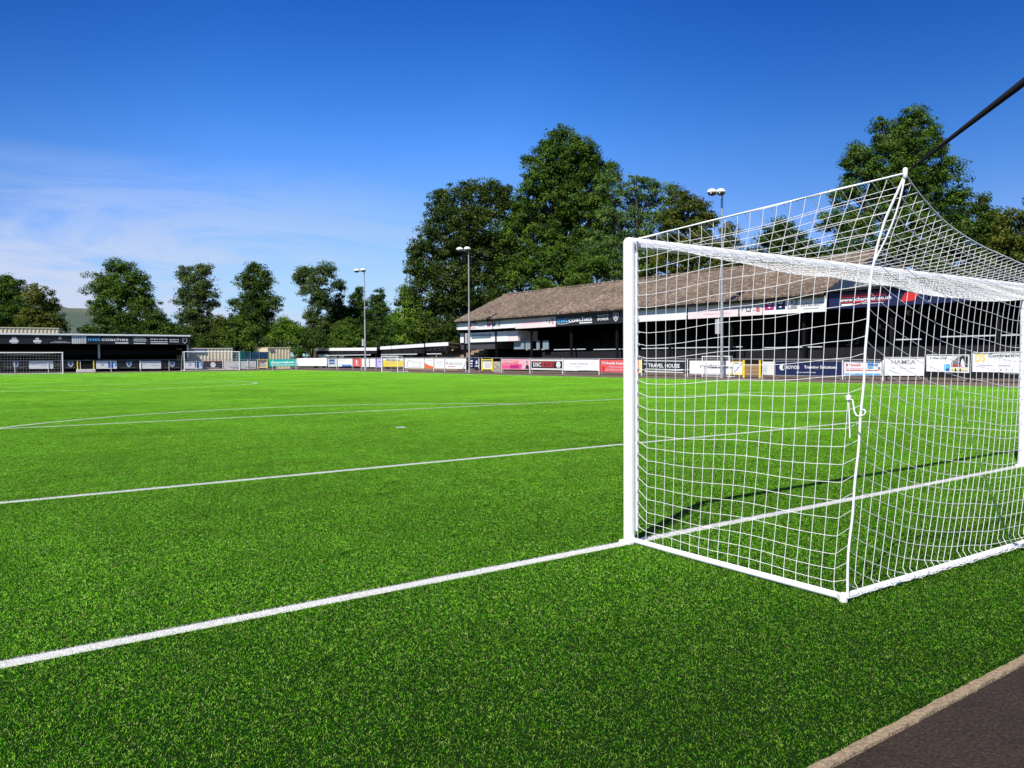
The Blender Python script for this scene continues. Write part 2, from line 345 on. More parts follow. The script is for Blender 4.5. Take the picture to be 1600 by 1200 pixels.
hb = MB(); hb.add(V, F); ho = hb.build('hills', hm, smooth=True); ho['kind'] = 'structure'

# ------------------------------------------------------------------ turf: real fibres on the whole pitch
def blade_patch(name, nb, seed, size=1.0):
    r = np.random.default_rng(seed)
    x = r.uniform(-size/2, size/2, nb); y = r.uniform(-size/2, size/2, nb)
    a = r.uniform(0, 2*np.pi, nb); h = r.uniform(.005, .014, nb); wd = r.uniform(.0012, .0022, nb)
    lean = r.normal(0, .85, nb); la = r.normal(2.4, 1.9, nb)      # the nap leans mostly one way
    lx = np.cos(la)*(abs(lean)+.25)*h; ly = np.sin(la)*(abs(lean)+.25)*h
    cx, cy = np.cos(a)*wd/2, np.sin(a)*wd/2
    z = np.zeros(nb)
    V = np.stack([np.c_[x-cx, y-cy, z], np.c_[x+cx, y+cy, z], np.c_[x+cx+lx*.4, y+cy+ly*.4, h*.6], np.c_[x-cx+lx*.4, y-cy+ly*.4, h*.6], np.c_[x+lx, y+ly, h]], 1).reshape(-1, 3)
    b = np.arange(nb)[:, None]*5
    t_ = np.clip(r.normal(.42, .24, nb), 0, .82); sel = r.random(nb); t_[sel > .97] = r.uniform(.84, 1, (sel > .97).sum())
    ck = 25; cell = r.normal(0, .05, (ck+1, ck+1)); cell2 = r.normal(0, .24, (91, 91)); t_ = np.where(t_ < .83, np.clip(t_*.75+.08+cell[((x+.5)*ck).astype(int), ((y+.5)*ck).astype(int)]+cell2[((x+.5)*90).astype(int), ((y+.5)*90).astype(int)], 0, .82), t_)
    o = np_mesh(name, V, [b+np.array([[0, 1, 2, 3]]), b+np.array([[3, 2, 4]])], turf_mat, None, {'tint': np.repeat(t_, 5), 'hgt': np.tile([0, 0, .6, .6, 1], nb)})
    COL.objects.unlink(o); return o
tc_ = bpy.data.collections.new('turf_tiles')
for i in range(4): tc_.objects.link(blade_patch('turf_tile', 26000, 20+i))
xs = np.arange(-10.5, GX1, 1.); ys = np.arange(GY0+.5, GY1, 1.)
pts = []
for yy in ys:
    for xx in xs:
        if xx+.5 <= GX1+.2: pts.append((xx, yy, .0))
tm = bpy.data.meshes.new('turf'); tm.from_pydata(pts, [], []); turf = bpy.data.objects.new('turf_grass', tm); COL.objects.link(turf); turf['kind'] = 'stuff'
prop(turf, 'bright green artificial grass covering the pitch with white line markings', 'grass')
ng = bpy.data.node_groups.new('turf', 'GeometryNodeTree'); ng.interface.new_socket('Geometry', in_out='INPUT', socket_type='NodeSocketGeometry'); ng.interface.new_socket('Geometry', in_out='OUTPUT', socket_type='NodeSocketGeometry')
gi = ng.nodes.new('NodeGroupInput'); go = ng.nodes.new('NodeGroupOutput'); ip = ng.nodes.new('GeometryNodeInstanceOnPoints'); ci = ng.nodes.new('GeometryNodeCollectionInfo')
ci.inputs['Collection'].default_value = tc_; ci.inputs['Separate Children'].default_value = True; ci.inputs['Reset Children'].default_value = True
ip.inputs['Pick Instance'].default_value = True
ri = ng.nodes.new('FunctionNodeRandomValue'); ri.data_type = 'INT'; ri.inputs['Min'].default_value = 0; ri.inputs['Max'].default_value = 3
ng.links.new(gi.outputs[0], ip.inputs['Points']); ng.links.new(ci.outputs[0], ip.inputs['Instance']); ng.links.new([o for o in ri.outputs if o.type == 'INT'][0], ip.inputs['Instance Index']); ng.links.new(ip.outputs[0], go.inputs[0])
md = turf.modifiers.new('turf', 'NODES'); md.node_group = ng

# ------------------------------------------------------------------ the near goal
goal = thing('football_goal', 'large white football goal in the foreground with a square mesh net', 'goal', (3.66, 0, 0))
PX0, PX1, PR = -.06, 7.38, .047
for px_ in (PX0, PX1):
    m = MB(); prof = [(PR, 0)]+[(PR, 2.44)]+[(PR*math.cos(a), 2.44+PR*math.sin(a)) for a in (.35, .7, 1.05, 1.35)]
    m.lathe((px_, 0, 0), prof, 24); post = m.build('post', white_paint, goal, smooth=True)
    if px_ == PX0:
        s_ = MB()
        def band(z, h, a0, a1):
            k = 10; an = [a0+(a1-a0)*i/k for i in range(k+1)]; R = PR+.0012
            vs = [(px_+R*math.cos(a), R*math.sin(a), zz) for zz in (z, z+h) for a in an]
            s_.add(vs, [(i, i+1, k+2+i, k+1+i) for i in range(k)])
        for q in range(7): band(1.565, .013, -1.30+q*.13, -1.30+q*.13+.09)
        band(1.478, .004, -1.55, -.4)
        s_.build('sticker', grey_ink, post)
m = MB(); m.tube([(PX0, 0, 2.44), (PX1, 0, 2.44)], PR, 24); m.build('crossbar', white_paint, goal, smooth=True)
# rails and clips at the back of the frame
m = MB(); m.box((PX0+.028, -.060, .10), (PX0+.044, -.044, 2.36)); m.box((PX1-.044, -.060, .10), (PX1-.028, -.044, 2.36)); m.box((.03, -.060, 2.405), (7.29, -.046, 2.421)); m.build('net_rail', white_paint, goal)
Apt = np.array([.06, -2.2, 2.60]); Bpt = np.array([-.13, -1.94, .03]); A2 = np.array([7.30, -2.2, 2.60]); B2 = np.array([7.42, -2.10, .03])
m = MB(); R_ = .023
def rounded(path, rad=.05):
    return path
m.tube([(PX0, -.03, .028), (PX0-.02, -.5, .026), tuple(Bpt+[0, .03, 0])], R_, 12); m.tube([tuple(Bpt), tuple(B2)], R_, 12); m.tube([tuple(B2+[0, .03, 0]), (PX1, -.03, .028)], R_, 12)
m.box((PX0-.06, -.07, 0), (PX0+.07, .06, .02)); m.box((PX1-.07, -.07, 0), (PX1+.06, .06, .02))
m.lathe((Bpt[0], Bpt[1], 0), [(.026, 0), (.028, .045), (.015, .056)], 12)
m.build('ground_frame', white_paint, goal, smooth=True)
# net
WN = 7.3
def sagf(s): s = np.minimum(s, WN-s); return .46*(1-np.exp(-s/.74))
rw = np.random.default_rng(3); ph = rw.uniform(0, 6.28, 12)
def wob(s, amp=.006): return amp*(np.sin(s*2.1+ph[0])+.7*np.sin(s*5.3+ph[1])+.4*np.sin(s*11+ph[2]))
def TE(s): return np.array([Apt[0]+(A2[0]-Apt[0])*s/WN, -2.2+.03*(1-math.exp(-min(s, WN-s)/.8)), 2.60-sagf(s)+wob(s)*(1-math.exp(-min(s, WN-s)/.5))])
bowx = [0, .2, .4, .55, .65, .72, .78, .84, .90, 1]; bowy = [0, .020, .050, .078, .100, .115, .120, .112, .080, 0]
def corner(v, far=False):
    a, b = (A2, B2) if far else (Apt, Bpt)
    P = b+(a-b)*v; P = P.copy(); P[1] += np.interp(v, bowx, bowy); P[1] -= .03*math.exp(-v*20); return P
NR = 24
def side(u, v, far=False):
    xp = (PX1-.035) if far else (PX0+.035)
    p0 = np.array([xp, -.062, .04+2.37*v]); p1 = corner(v, far)
    P = p0+(p1-p0)*u
    sg = .095*(1-v)**1.5*min(1, 19*u, 19*(1-u))*min(1, v*9)
    top = np.array([xp, -.05, 2.47])+(p1-np.array([xp, -.05, 2.47]))*u
    if v > .999: P = top
    P = P.copy(); P[2] -= sg; P[0] += (-1 if far else 1)*(.04*math.sin(math.pi*u)*math.sin(math.pi*v)+.006*math.sin(9*u+5*v)); P[2] += .007*math.sin(13*u+ph[3]*v)
    return P
def back(s, q):               # q: string length from the top edge
    T = TE(s); d_ = min(s, WN-s); far = s > WN/2; a_, b_ = (A2, B2) if far else (Apt, Bpt)
    v = max(0., 1-q/2.6); cn = corner(v, far)
    if d_ < .01: return cn
    off = cn[1]-(b_+(a_-b_)*v)[1]                     # how far the corner is drawn in towards the goal here
    B = Bpt+(B2-Bpt)*s/WN+np.array([0, .004, .02]); H = np.linalg.norm(T-B); w_ = 1-math.exp(-d_/.9)
    if q <= H:
        f = q/H; P = T+(B-T)*f; P = P.copy(); k = (.25+.75*math.exp(-d_/.5))
        P[1] += off*k+.05*w_*math.sin(math.pi*f)
        P[0] += (-1 if far else 1)*.20*w_*math.sin(math.pi*f**1.25)+.006*math.sin(7*f+s*3)
        P[2] -= .003*math.sin(s*8+ph[4])*math.sin(math.pi*f)
        P[0] += (.19 if not far else 0)*f*w_*.9
    else:
        d = q-H; P = B+np.array([.012*math.sin(s*21+d*40), -.035-.10*d-.02*abs(math.sin(s*17+d*9)), -.015+.02*abs(math.sin(s*15+d*30))*min(1, d*6)]); P[2] = max(P[2], .014)
        P[0] += (.19 if not far else 0)*w_*.9
    return P
def top(s, t):
    X = Apt[0]+(A2[0]-Apt[0])*s/WN
    p0 = np.array([max(.0, X), -.058, 2.41]); T = TE(s)
    P = p0+(T-p0)*t
    mm = .21*(1-math.exp(-min(s, WN-s)/.55))
    P[2] -= mm*4*t*(1-t)*(1+.15*math.sin(s*1.9+t*3)); P[2] += .006*math.sin(s*7+t*9)
    if s < .01 or s > WN-.01:
        f = s > WN/2; x0 = PX1-.035 if f else PX0+.035
        a0 = np.array([x0, -.05, 2.47]); P = a0+((A2 if f else Apt)-a0)*t
    return P
lines = []
us = np.linspace(0, 1, 21); vs_ = np.linspace(0, 1, NR+1)
for far in (False, True):
    for v in vs_[1:]: lines.append([side(u, v, far) for u in np.linspace(0, 1, 61)])
    for u in us[:-1]: lines.append([side(u, v, far) for v in np.linspace(0, .9999, 40)])
sc_ = np.linspace(0, WN, 90); tc2 = np.linspace(0, 1, 22)
for s in sc_:
    lines.append([top(s, t) for t in np.linspace(0, 1, 24)])
    if .01 < s < WN-.01: lines.append([back(s, q) for q in np.linspace(0, 2.6, 40)])
for t in tc2[1:-1]: lines.append([top(s, t) for s in np.linspace(0, WN, 150)])
for q in np.linspace(2.6/26, 2.6, 26): lines.append([back(s, q) for s in np.linspace(0, WN, 150)])
strands('net', lines, .0020, net_white, goal, 5)
ropes = [[top(0, t) for t in np.linspace(0, 1, 12)], [top(WN, t) for t in np.linspace(0, 1, 12)], [TE(s) for s in np.linspace(0, WN, 90)], [top(s, 0) for s in np.linspace(.02, WN-.02, 60)]]
for i_, q_ in enumerate(ropes): strands('edge_rope', [q_], .0060 if i_ < 2 else .0042, net_white, goal, 6)
cr = [[corner(v, f)+np.array([.004*math.sin(v*40), 0, 0]) for v in np.linspace(1, 0, 50)] for f in (False, True)]
for c_ in cr: strands('corner_rope', [c_], .0080, net_white, goal, 8)
strands('corner_rope', [[Apt+(corner(.80)-Apt)*t+np.array([.004, -.03*math.sin(t*3.14), 0]) for t in np.linspace(0, 1, 8)]], .006, net_white, goal, 6)
# knotted tie hanging from the side net
P0 = depth(1326, 622, 4.85); P1 = depth(1352, 647, 4.78)
Dp = lambda x, y, s: depth(x, y, s)
tie = [[Dp(1322, 624, 4.84), Dp(1324, 640, 4.84), Dp(1325, 655, 4.84), Dp(1323, 690, 4.84)], [Dp(1326, 622, 4.84), Dp(1327, 650, 4.85), Dp(1328, 684, 4.85)],
       [Dp(1326, 622, 4.84), Dp(1332, 625, 4.83), Dp(1335, 643, 4.82), Dp(1338, 649, 4.80), Dp(1344, 651, 4.77), Dp(1351, 648, 4.74), Dp(1352.5, 643, 4.74), Dp(1350, 640, 4.75), Dp(1345, 641, 4.78)]]
strands('tie_cord', tie[1:], .0046, net_white, goal, 6)
m = MB(); c0 = Dp(1326, 622, 4.84); m.lathe(c0-[0, 0, .02], [(.004, 0), (.016, .01), (.017, .03), (.004, .042)], 10); m.build('knot', net_white, goal, smooth=True)
m = MB(); m.lathe(Apt-[0, 0, .03], [(.008, 0), (.014, .01), (.015, .05), (.010, .062)], 10); m.build('corner_cap', white_paint, goal, smooth=True)
for v in vs_[1:-1]:
    m = MB(); z = .04+2.37*v; m.box((PX0+.026, -.072, z-.010), (PX0+.048, -.060, z+.010)); m.build('net_clip', light_grey, goal)
for x in np.arange(.15, 7.25, .2): m = MB(); m.box((x-.012, -.066, 2.398), (x+.012, -.060, 2.424)); m.build('net_clip', light_grey, goal)
m = MB(); m.box((4.0, -.075, 2.36), (4.10, -.067, 2.43)); m.build('tag', white_paint, goal)
# slim black pole whose tip holds the raised net corner
rp = thing('support_pole', 'thin black tapering pole rising from the raised back corner of the goal net', 'pole', Apt)
Pe = Apt+(depth(1600, 128, 4.1)-Apt)*2.2
pp = [Apt+(Pe-Apt)*t for t in np.linspace(.012, 1, 24)]
V, F = tube_np(np.array(pp), np.interp(np.linspace(0, 1, 24), [0, .05, .45, 1], [.004, .008, .021, .034]), 10); np_mesh('pole', V, F, black_rope, rp, smooth=True)

# ------------------------------------------------------------------ other goals
def far_goal(label, x0, x1, y, depth_, z0, H=2.44, r=.06, grid=.3, along='x', group=None, r_net=.004):
    """along x: posts at x0, x1 on line y, net going +y (depth_)"""
    g_ = thing('football_goal', label, 'goal', ((x0+x1)/2, y, z0) if along == 'x' else (y, (x0+x1)/2, z0), group)
    def W(a, d, z): return (a, y+d, z0+z) if along == 'x' else (y+d, a, z0+z)
    for a in (x0, x1):
        m = MB(); m.tube([W(a, 0, 0), W(a, 0, H)], r, 10); m.build('post', white_paint, g_, smooth=True)
    m = MB(); m.tube([W(x0-r, 0, H), W(x1+r, 0, H)], r, 10); m.build('crossbar', white_paint, g_, smooth=True)
    m = MB()
    for a in (x0, x1): m.tube([W(a, 0, .05), W(a, depth_, .05)], r*.55, 8); m.tube([W(a, depth_, .05), W(a, depth_*.45, H)], r*.35, 8); m.tube([W(a, 0, H), W(a, depth_*.45, H)], r*.35, 8)
    m.tube([W(x0, depth_, .05), W(x1, depth_, .05)], r*.55, 8); m.build('back_frame', white_paint, g_, smooth=True)
    ln = []
    n_ = max(4, int((x1-x0)/grid))
    for i in range(n_+1):
        a = x0+(x1-x0)*i/n_; sg = .12*math.sin(math.pi*i/n_)
        ln.append([W(a, 0, H), W(a, depth_*.2, H-sg*1.6), W(a, depth_*.45, H-sg), W(a, depth_, .05)])
    for k_ in range(1, int(H/grid)+1):
        f = k_*grid/H; dd = depth_-(depth_*.55)*f
        ln.append([W(x0, 0, f*H), W(x0, dd, f*H), W(x1, dd, f*H), W(x1, 0, f*H)])
    ln.append([W(x0+(x1-x0)*i/10, depth_*.45, H-.12*math.sin(math.pi*i/10)) for i in range(11)])
    for q in (.1, .2, .35): ln.append([W(x0+(x1-x0)*i/10, depth_*q, H-.18*math.sin(math.pi*i/10)) for i in range(11)])
    lines_ = []
    for P in ln:
        P = np.array(P, float); lines_.append(np.concatenate([P[:1]]+[P[i]+(P[i+1]-P[i])*np.linspace(.5, 1, 2)[:, None] for i in range(len(P)-1)]))
    strands('net', lines_, r_net, net_white, g_, 4)
    return g_
far_goal('full size white goal on the far goal line, at the left edge of the photo', -.06, 7.38, PL, 2.0, 0)
far_goal('spare full size white goal parked beyond the far line before the cream cabin', 21.5, 28.5, 102.9, 1.8, .12)
far_goal('small white training goal standing at the edge of the grass before the yellow board', at(622, 583, 0, 37.4)[1], at(597, 583, 0, 37.4)[1], 37.35, 1.3, .0, 1.80, .045, .25, 'y')
far_goal('small white portable goal leaning by the third floodlight pole before the roofed stand', 30.6, 33.0, 39.4, .55, .10, 1.45, .03, .35, 'y', r_net=.0015)

# ------------------------------------------------------------------ signs
ICON = {}
def text_polys(txt, bold=.02):
    cu = bpy.data.curves.new('txt', 'FONT'); cu.body = txt; cu.size = 1; cu.offset = bold; cu.resolution_u = 3
    ob = bpy.data.objects.new('txt', cu); COL.objects.link(ob); dg = bpy.context.evaluated_depsgraph_get(); dg.update()
    me = bpy.data.meshes.new_from_object(ob.evaluated_get(dg)); V = np.array([v.co[:] for v in me.vertices]); F = [tuple(p.vertices) for p in me.polygons]
    bpy.data.objects.remove(ob); bpy.data.curves.remove(cu); bpy.data.meshes.remove(me)
    lo, hi = V.min(0), V.max(0); V = (V-lo)/(np.maximum(hi-lo, 1e-6)); return V[:, :2], F
def sign(name, label, cat, face, left, right, z0, z1, bgm, els=(), group=None, thick=.03, posts=None, frame=None, z0r=None, z1r=None, ground=.1):
    """face 'x': plane x = value, seen from -x (left = larger y). face 'y': plane y = value, seen from -y (left = smaller x)."""
    ax, pv = face
    z0r = z0 if z0r is None else z0r; z1r = z1 if z1r is None else z1r
    if ax == 'l': L_, R2_ = np.array(left[:2]), np.array(right[:2]); nn = np.array([(R2_-L_)[1], -(R2_-L_)[0]]); nn = nn/np.linalg.norm(nn)
    def W(u, v, d):          # u,v in 0..1, d towards the viewer
        if ax == 'l': q_ = L_+(R2_-L_)*u+nn*d; return (q_[0], q_[1], (z0+(z0r-z0)*u)*(1-v)+(z1+(z1r-z1)*u)*v)
        h = left+(right-left)*u; zb = z0+(z0r-z0)*u; zt = z1+(z1r-z1)*u; z = zb+(zt-zb)*v
        return (pv-d, h, z) if ax == 'x' else (h, pv-d, z)
    mid_ = W(.5, 0, 0); s = thing(name, label, cat, mid_, group)
    b = MB(); c = [W(0, 0, 0), W(1, 0, 0), W(1, 1, 0), W(0, 1, 0), W(0, 0, -thick), W(1, 0, -thick), W(1, 1, -thick), W(0, 1, -thick)]
    b.add(c, [(0, 1, 2, 3), (7, 6, 5, 4), (0, 4, 5, 1), (1, 5, 6, 2), (2, 6, 7, 3), (3, 7, 4, 0)]); b.build('panel', bgm, s)
    Wd = abs(right-left) if ax != 'l' else float(np.linalg.norm(R2_-L_)); Hd = abs(z1-z0); parts = {}
    for k, e in enumerate(els):
        d = .006+.004*k; ty, m_ = e[0], e[-1]
        nm = {'t': 'lettering', 'b': 'artwork', 'p': 'artwork', 'c': 'emblem', 's': 'emblem'}[ty]
        nm = nm if ty in 'bp' else nm+'#'+str(k); mb, ml = parts.setdefault(nm, (MB(), []))
        if m_ not in ml: ml.append(m_)
        mi = ml.index(m_)
        if ty == 't':
            _, txt, u0, v0, u1, v1, _ = e; P, F = text_polys(txt); mb.add([W(u0+(u1-u0)*p[0], v0+(v1-v0)*p[1], d) for p in P], F, mi)
        elif ty == 'b':
            _, u0, v0, u1, v1, _ = e; mb.add([W(u0, v0, d), W(u1, v0, d), W(u1, v1, d), W(u0, v1, d)], [(0, 1, 2, 3)], mi)
        elif ty == 'p': mb.add([W(p[0], p[1], d) for p in e[1]], [tuple(range(len(e[1])))], mi)
        elif ty == 'c':
            _, u, v, r, _ = e; mb.add([W(u+r*Hd/Wd*math.cos(a), v+r*math.sin(a), d) for a in np.linspace(0, 2*math.pi, 21)[:-1]], [tuple(range(20))], mi)
        elif ty == 's':
            _, u, v, r, _ = e; sh = [(-.8, 1), (0, .85), (.8, 1), (.85, .2), (.6, -.5), (0, -1), (-.6, -.5), (-.85, .2)]
            mb.add([W(u+x*r*Hd/Wd, v+y*r, d) for x, y in sh], [tuple(range(8))], mi)
    for nm, (mb, ml) in parts.items(): mb.build(nm.split('#')[0], ml, s)
    if frame:
        fb = MB(); t_ = .045
        for (u0, v0, u1, v1) in ((0, 0, 1, 0), (0, 1, 1, 1)):
            p, q = W(u0, v0, .02), W(u1, v1, .02); fb.tube([p, q], .022, 6)
        for u in (0, 1): fb.tube([W(u, 0, .02), W(u, 1, .02)], .022, 6)
        fb.build('frame', frame, s)
    if posts:
        for u in (.03, .97):
            p = W(u, 1, -.06); q = W(u, 0, -.06); pb = MB(); pb.box((q[0]-.03, q[1]-.03, ground), (p[0]+.03, p[1]+.03, p[2])); pb.build('leg', posts, s)
    return s
def hoard(label, px0, px1, yt0, yb0, yt1, yb1, bgm, els=(), X=40., face='x', **kw):
    ax = 0 if face == 'x' else 1
    a, a2, b_, b2 = at(px0, yt0, ax, X), at(px0, yb0, ax, X), at(px1, yt1, ax, X), at(px1, yb1, ax, X)
    o = 1-ax
    return sign('hoarding', label, 'hoarding', (face, X), a[o], b_[o], a2[2], a[2], bgm, els, group='advertising hoardings round the pitch', posts=kw.pop('posts', galv), z0r=b2[2], z1r=b_[2], **kw)
wh, gk = white_metal, grey_ink
# touchline side, from the far corner towards the near end: label, x0, x1, top/bottom at x0, top/bottom at x1
hoard('small grey hoarding with dark blue block at the far corner of the touchline', 512, 526.5, 559.5, 573, 559.5, 573, pale_grey, [('b', .12, .30, .75, .85, deep_blue), ('b', .12, .5, .75, .56, wh)])
hoard('pale blue and white hoarding left of the small red one', 527.5, 550.5, 559.5, 572.5, 559.5, 572.5, wh, [('b', .1, .2, .9, .25, sky_blue), ('b', .3, .0, .95, .16, blue), ('b', .1, .75, .6, .8, pale_grey)])
hoard('small red hoarding left of the first floodlight pole', 551, 565, 559.5, 572.5, 559.5, 573, coral, [('c', .45, .55, .22, wh), ('b', .8, .1, .9, .95, red), ('b', .3, .2, .7, .26, wh)])
hoard('plain white hoarding directly behind the first floodlight pole', 565.5, 586.5, 559, 573.5, 559, 573.5, wh, [('b', .35, .5, .9, .54, pale_pink)])
hoard('narrow lilac hoarding with dark stripe left of the yellow one', 587, 597.5, 559, 574, 559, 574, lilac, [('b', .0, .05, .16, .95, purple), ('b', .4, .55, .8, .62, blue)])
hoard('bright yellow hoarding with a white top strip behind the small training goal', 598.5, 630.5, 559, 573, 559.5, 573, yellow, [('b', 0, .72, 1, 1, wh), ('b', .15, .66, .38, .86, grey_ink), ('b', .42, .62, .62, .86, grey_ink), ('b', .66, .68, .82, .84, grey_ink), ('b', .1, .35, .9, .4, pale_yellow)])
hoard('white hoarding with a thin grey house outline right of the yellow one', 632, 662.5, 559, 575.3, 559.5, 575.5, wh, [('p', [(.13, .15), (.15, .15), (.17, .62), (.24, .72), (.55, .55), (.82, .6), (.82, .62), (.55, .58), (.24, .76), (.14, .64)], gk), ('b', .8, .2, .82, .6, gk), ('b', .5, .15, .51, .5, gk), ('b', .12, .08, .9, .13, pale_grey)])
hoard('white hoarding with an orange wedge across its lower half', 663.5, 677.5, 560, 575.5, 560, 575.7, wh, [('p', [(0, 0), (1, 0), (1, .18), (.45, .32), (0, .55)], orange), ('b', .3, .75, .8, .8, pale_grey)])
hoard('plain white hoarding with two faint grey text lines between orange wedge and green leaf', 678.5, 694.5, 560, 575.7, 560, 575.7, wh, [('b', .2, .6, .8, .64, gk), ('b', .2, .36, .8, .4, pale_grey)])
hoard('white hoarding with a green leaf logo and dark slanted right edge', 695.5, 728, 560, 576, 560.3, 576.3, wh, [('p', [(.06, .45), (.1, .78), (.13, .5), (.1, .42)], green_ink), ('b', .16, .42, .82, .46, pale_grey), ('t', 'AMAZZONE', .16, .44, .82, .62, pale_grey), ('p', [(.86, .0), (.9, .0), (1, .7), (1, .8)], gk), ('b', .15, .2, .5, .24, coral)])
hoard('navy hoarding with white blocks right of the second floodlight pole', 735, 749, 560.3, 575.7, 560.3, 576, navy, [('b', .0, .7, .28, .82, wh), ('b', .0, .45, .25, .56, wh), ('b', .0, .2, .25, .28, wh), ('c', .7, .62, .2, lilac), ('b', .5, .22, .9, .3, wh), ('b', .93, 0, 1, 1, wh)])
hoard('pink hoarding with a dark figure at its right end', 784.5, 828, 560.3, 577, 560.5, 577.5, light_pink, [('b', .0, .06, .72, .50, pink), ('b', .02, .55, .60, .82, coral), ('t', 'Royal Beauty Co.', .03, .6, .58, .8, wh), ('b', .05, .38, .5, .43, light_pink), ('b', .3, .1, .62, .42, magenta), ('p', [(.84, .08), (.97, .08), (.96, .36), (.91, .48), (.87, .36)], black_board), ('c', .9, .7, .12, gk)])
hoard('black hoarding with white and red lettering and a pale mask at its end', 829.5, 879.5, 560.8, 577.6, 561, 578.5, off_white, [('b', .02, .16, .98, .80, black_board), ('t', 'DSC', .08, .30, .34, .66, wh), ('b', .38, .27, .72, .66, red), ('t', 'BRI', .42, .32, .70, .62, black_board), ('b', .04, .70, .8, .74, red), ('c', .87, .48, .30, wh), ('p', [(.83, .55), (.85, .6), (.86, .5)], black_board), ('p', [(.88, .5), (.9, .62), (.91, .52)], black_board), ('c', .87, .30, .07, black_board)])
hoard('large white hoarding with small grey title right of the black masked one', 880.5, 936.5, 561, 578.8, 561.2, 580, wh, [('t', 'Sovereign  Construction', .18, .5, .70, .68, gk), ('b', .16, .32, .24, .37, pale_grey), ('b', .32, .32, .5, .37, pale_grey), ('b', .76, .58, .84, .62, pale_grey), ('p', [(.42, .0), (.97, .0), (.97, .05), (.7, .08), (.43, .06)], gk)])
hoard('coral red hoarding with white lettering just left of the near goal post', 938, 1002.5, 561.3, 581, 562.2, 582.8, coral, [('t', 'M Hoadla Design', .05, .56, .62, .80, wh), ('t', 'Refurbishment', .22, .36, .58, .50, light_pink), ('b', .1, .2, .6, .24, light_pink), ('b', .1, .1, .55, .13, light_pink), ('c', .08, .28, .2, red), ('b', .94, 0, 1, 1, pale_yellow)])
hoard('black hoarding with white capital letters seen through the side net', 1004.5, 1072, 562.3, 582, 563.2, 583.5, black_board, [('b', .03, .90, .98, .98, pale_grey), ('t', 'TRAVEL HOUSE', .13, .42, .86, .72, wh), ('b', .05, .25, .95, .31, wh), ('b', .05, .03, .95, .10, off_white), ('b', .02, .65, .1, .7, wh)])
hoard('white hoarding with grey lower case lettering behind the third floodlight pole', 1077.5, 1139.5, 563.5, 584.5, 563.6, 586, wh, [('t', 'medstrom', .28, .45, .98, .76, mid_grey), ('b', .0, .0, 1, .10, pale_grey)])
hoard('white hoarding with a diagonal blue stripe left of the yellow gate posts', 1141, 1160.5, 564.5, 585, 564.5, 585.5, wh, [('p', [(.35, .2), (.42, .2), (.95, .8), (.95, .9)], blue), ('b', .0, .06, 1, .12, pale_yellow), ('b', .35, .82, .7, .87, green_ink)], frame=yellow)
hoard('cream panel with grey sheet between the wooden gate and the navy hoarding', 1191, 1209, 565, 585.5, 565, 586, off_white, [('b', .02, .05, .42, .9, pale_grey), ('b', .1, .85, .45, .92, wh), ('b', .05, .5, .4, .52, gk), ('b', .05, .3, .4, .32, gk)])
hoard('long navy hoarding with white lettering and a round logo', 1211.5, 1316, 564.5, 586.5, 564.3, 588, navy, [('c', .11, .58, .22, wh), ('c', .12, .58, .15, navy), ('b', .09, .45, .12, .75, wh), ('t', 'ROYVON', .18, .46, .375, .70, wh), ('t', 'Training Solutions', .45, .44, .93, .70, wh), ('t', 'www.royvon.co.uk', .33, .18, .63, .28, wh)], frame=galv)
hoard('white hoarding with pink lettering and a blue picture of houses', 1319, 1378.5, 564.5, 586.8, 564.5, 587, wh, [('b', .62, .48, .80, .92, sky_blue), ('b', .64, .7, .9, .8, deep_blue), ('b', .66, .48, .72, .72, gk), ('t', 'M Howells', .05, .66, .45, .86, coral), ('t', 'Decorators', .05, .46, .52, .60, light_pink), ('b', .05, .36, .92, .40, coral), ('b', .03, .06, .97, .16, sky_blue), ('p', [(.2, .9), (.6, .93), (.95, .9), (.95, .95), (.6, .97)], blue), ('c', .93, .55, .09, gk)], frame=galv)
hoard('creased white hoarding with thin grey capital letters, first of the raised ones', 1383, 1443.5, 558.5, 586.5, 558.5, 586.7, wh, [('t', 'HAMSA', .17, .62, .80, .88, gk), ('b', .15, .4, .3, .44, pale_grey), ('b', .4, .4, .55, .44, pale_grey), ('b', .65, .4, .8, .44, pale_grey), ('p', [(.1, .3), (.45, .05), (.46, .06), (.12, .33)], pale_grey)], frame=white_metal, posts=dark_grey)
hoard('raised white hoarding with a photograph of a working figure at its right', 1448.5, 1514.5, 554.5, 579.8, 554.5, 582.3, wh, [('t', 'R. Wilkins & Son', .08, .74, .46, .86, black_board), ('b', .42, .04, .56, .46, sky_blue), ('b', .46, .06, .54, .2, deep_blue), ('b', .59, .10, .98, .95, off_white), ('p', [(.59, .55), (.76, .92), (.98, .92), (.98, .3), (.59, .3)], mid_grey), ('p', [(.76, .3), (.80, .86), (.84, .95), (.98, .9), (.96, .35), (.9, .3)], black_board), ('p', [(.80, .30), (.83, .72), (.86, .80), (.92, .36), (.9, .3)], wh), ('b', .59, .34, .84, .42, red), ('b', .59, .1, .98, .22, pale_yellow), ('b', .68, .06, .71, .22, black_board), ('b', .79, .06, .82, .22, black_board)], frame=white_metal, posts=dark_grey)
hoard('raised white hoarding with yellow initials beside the far post of the near goal', 1520.5, 1612, 551.5, 580.5, 549.5, 582.5, wh, [('t', 'DS', .04, .52, .22, .96, yellow), ('t', 'Contracting', .27, .70, .83, .94, black_board), ('b', .1, .32, .35, .36, lilac), ('b', .45, .32, .66, .36, lilac), ('b', .48, .1, .51, .16, gk), ('b', .58, .1, .6, .16, gk), ('b', .68, .1, .7, .16, gk)], frame=white_metal, posts=dark_grey)
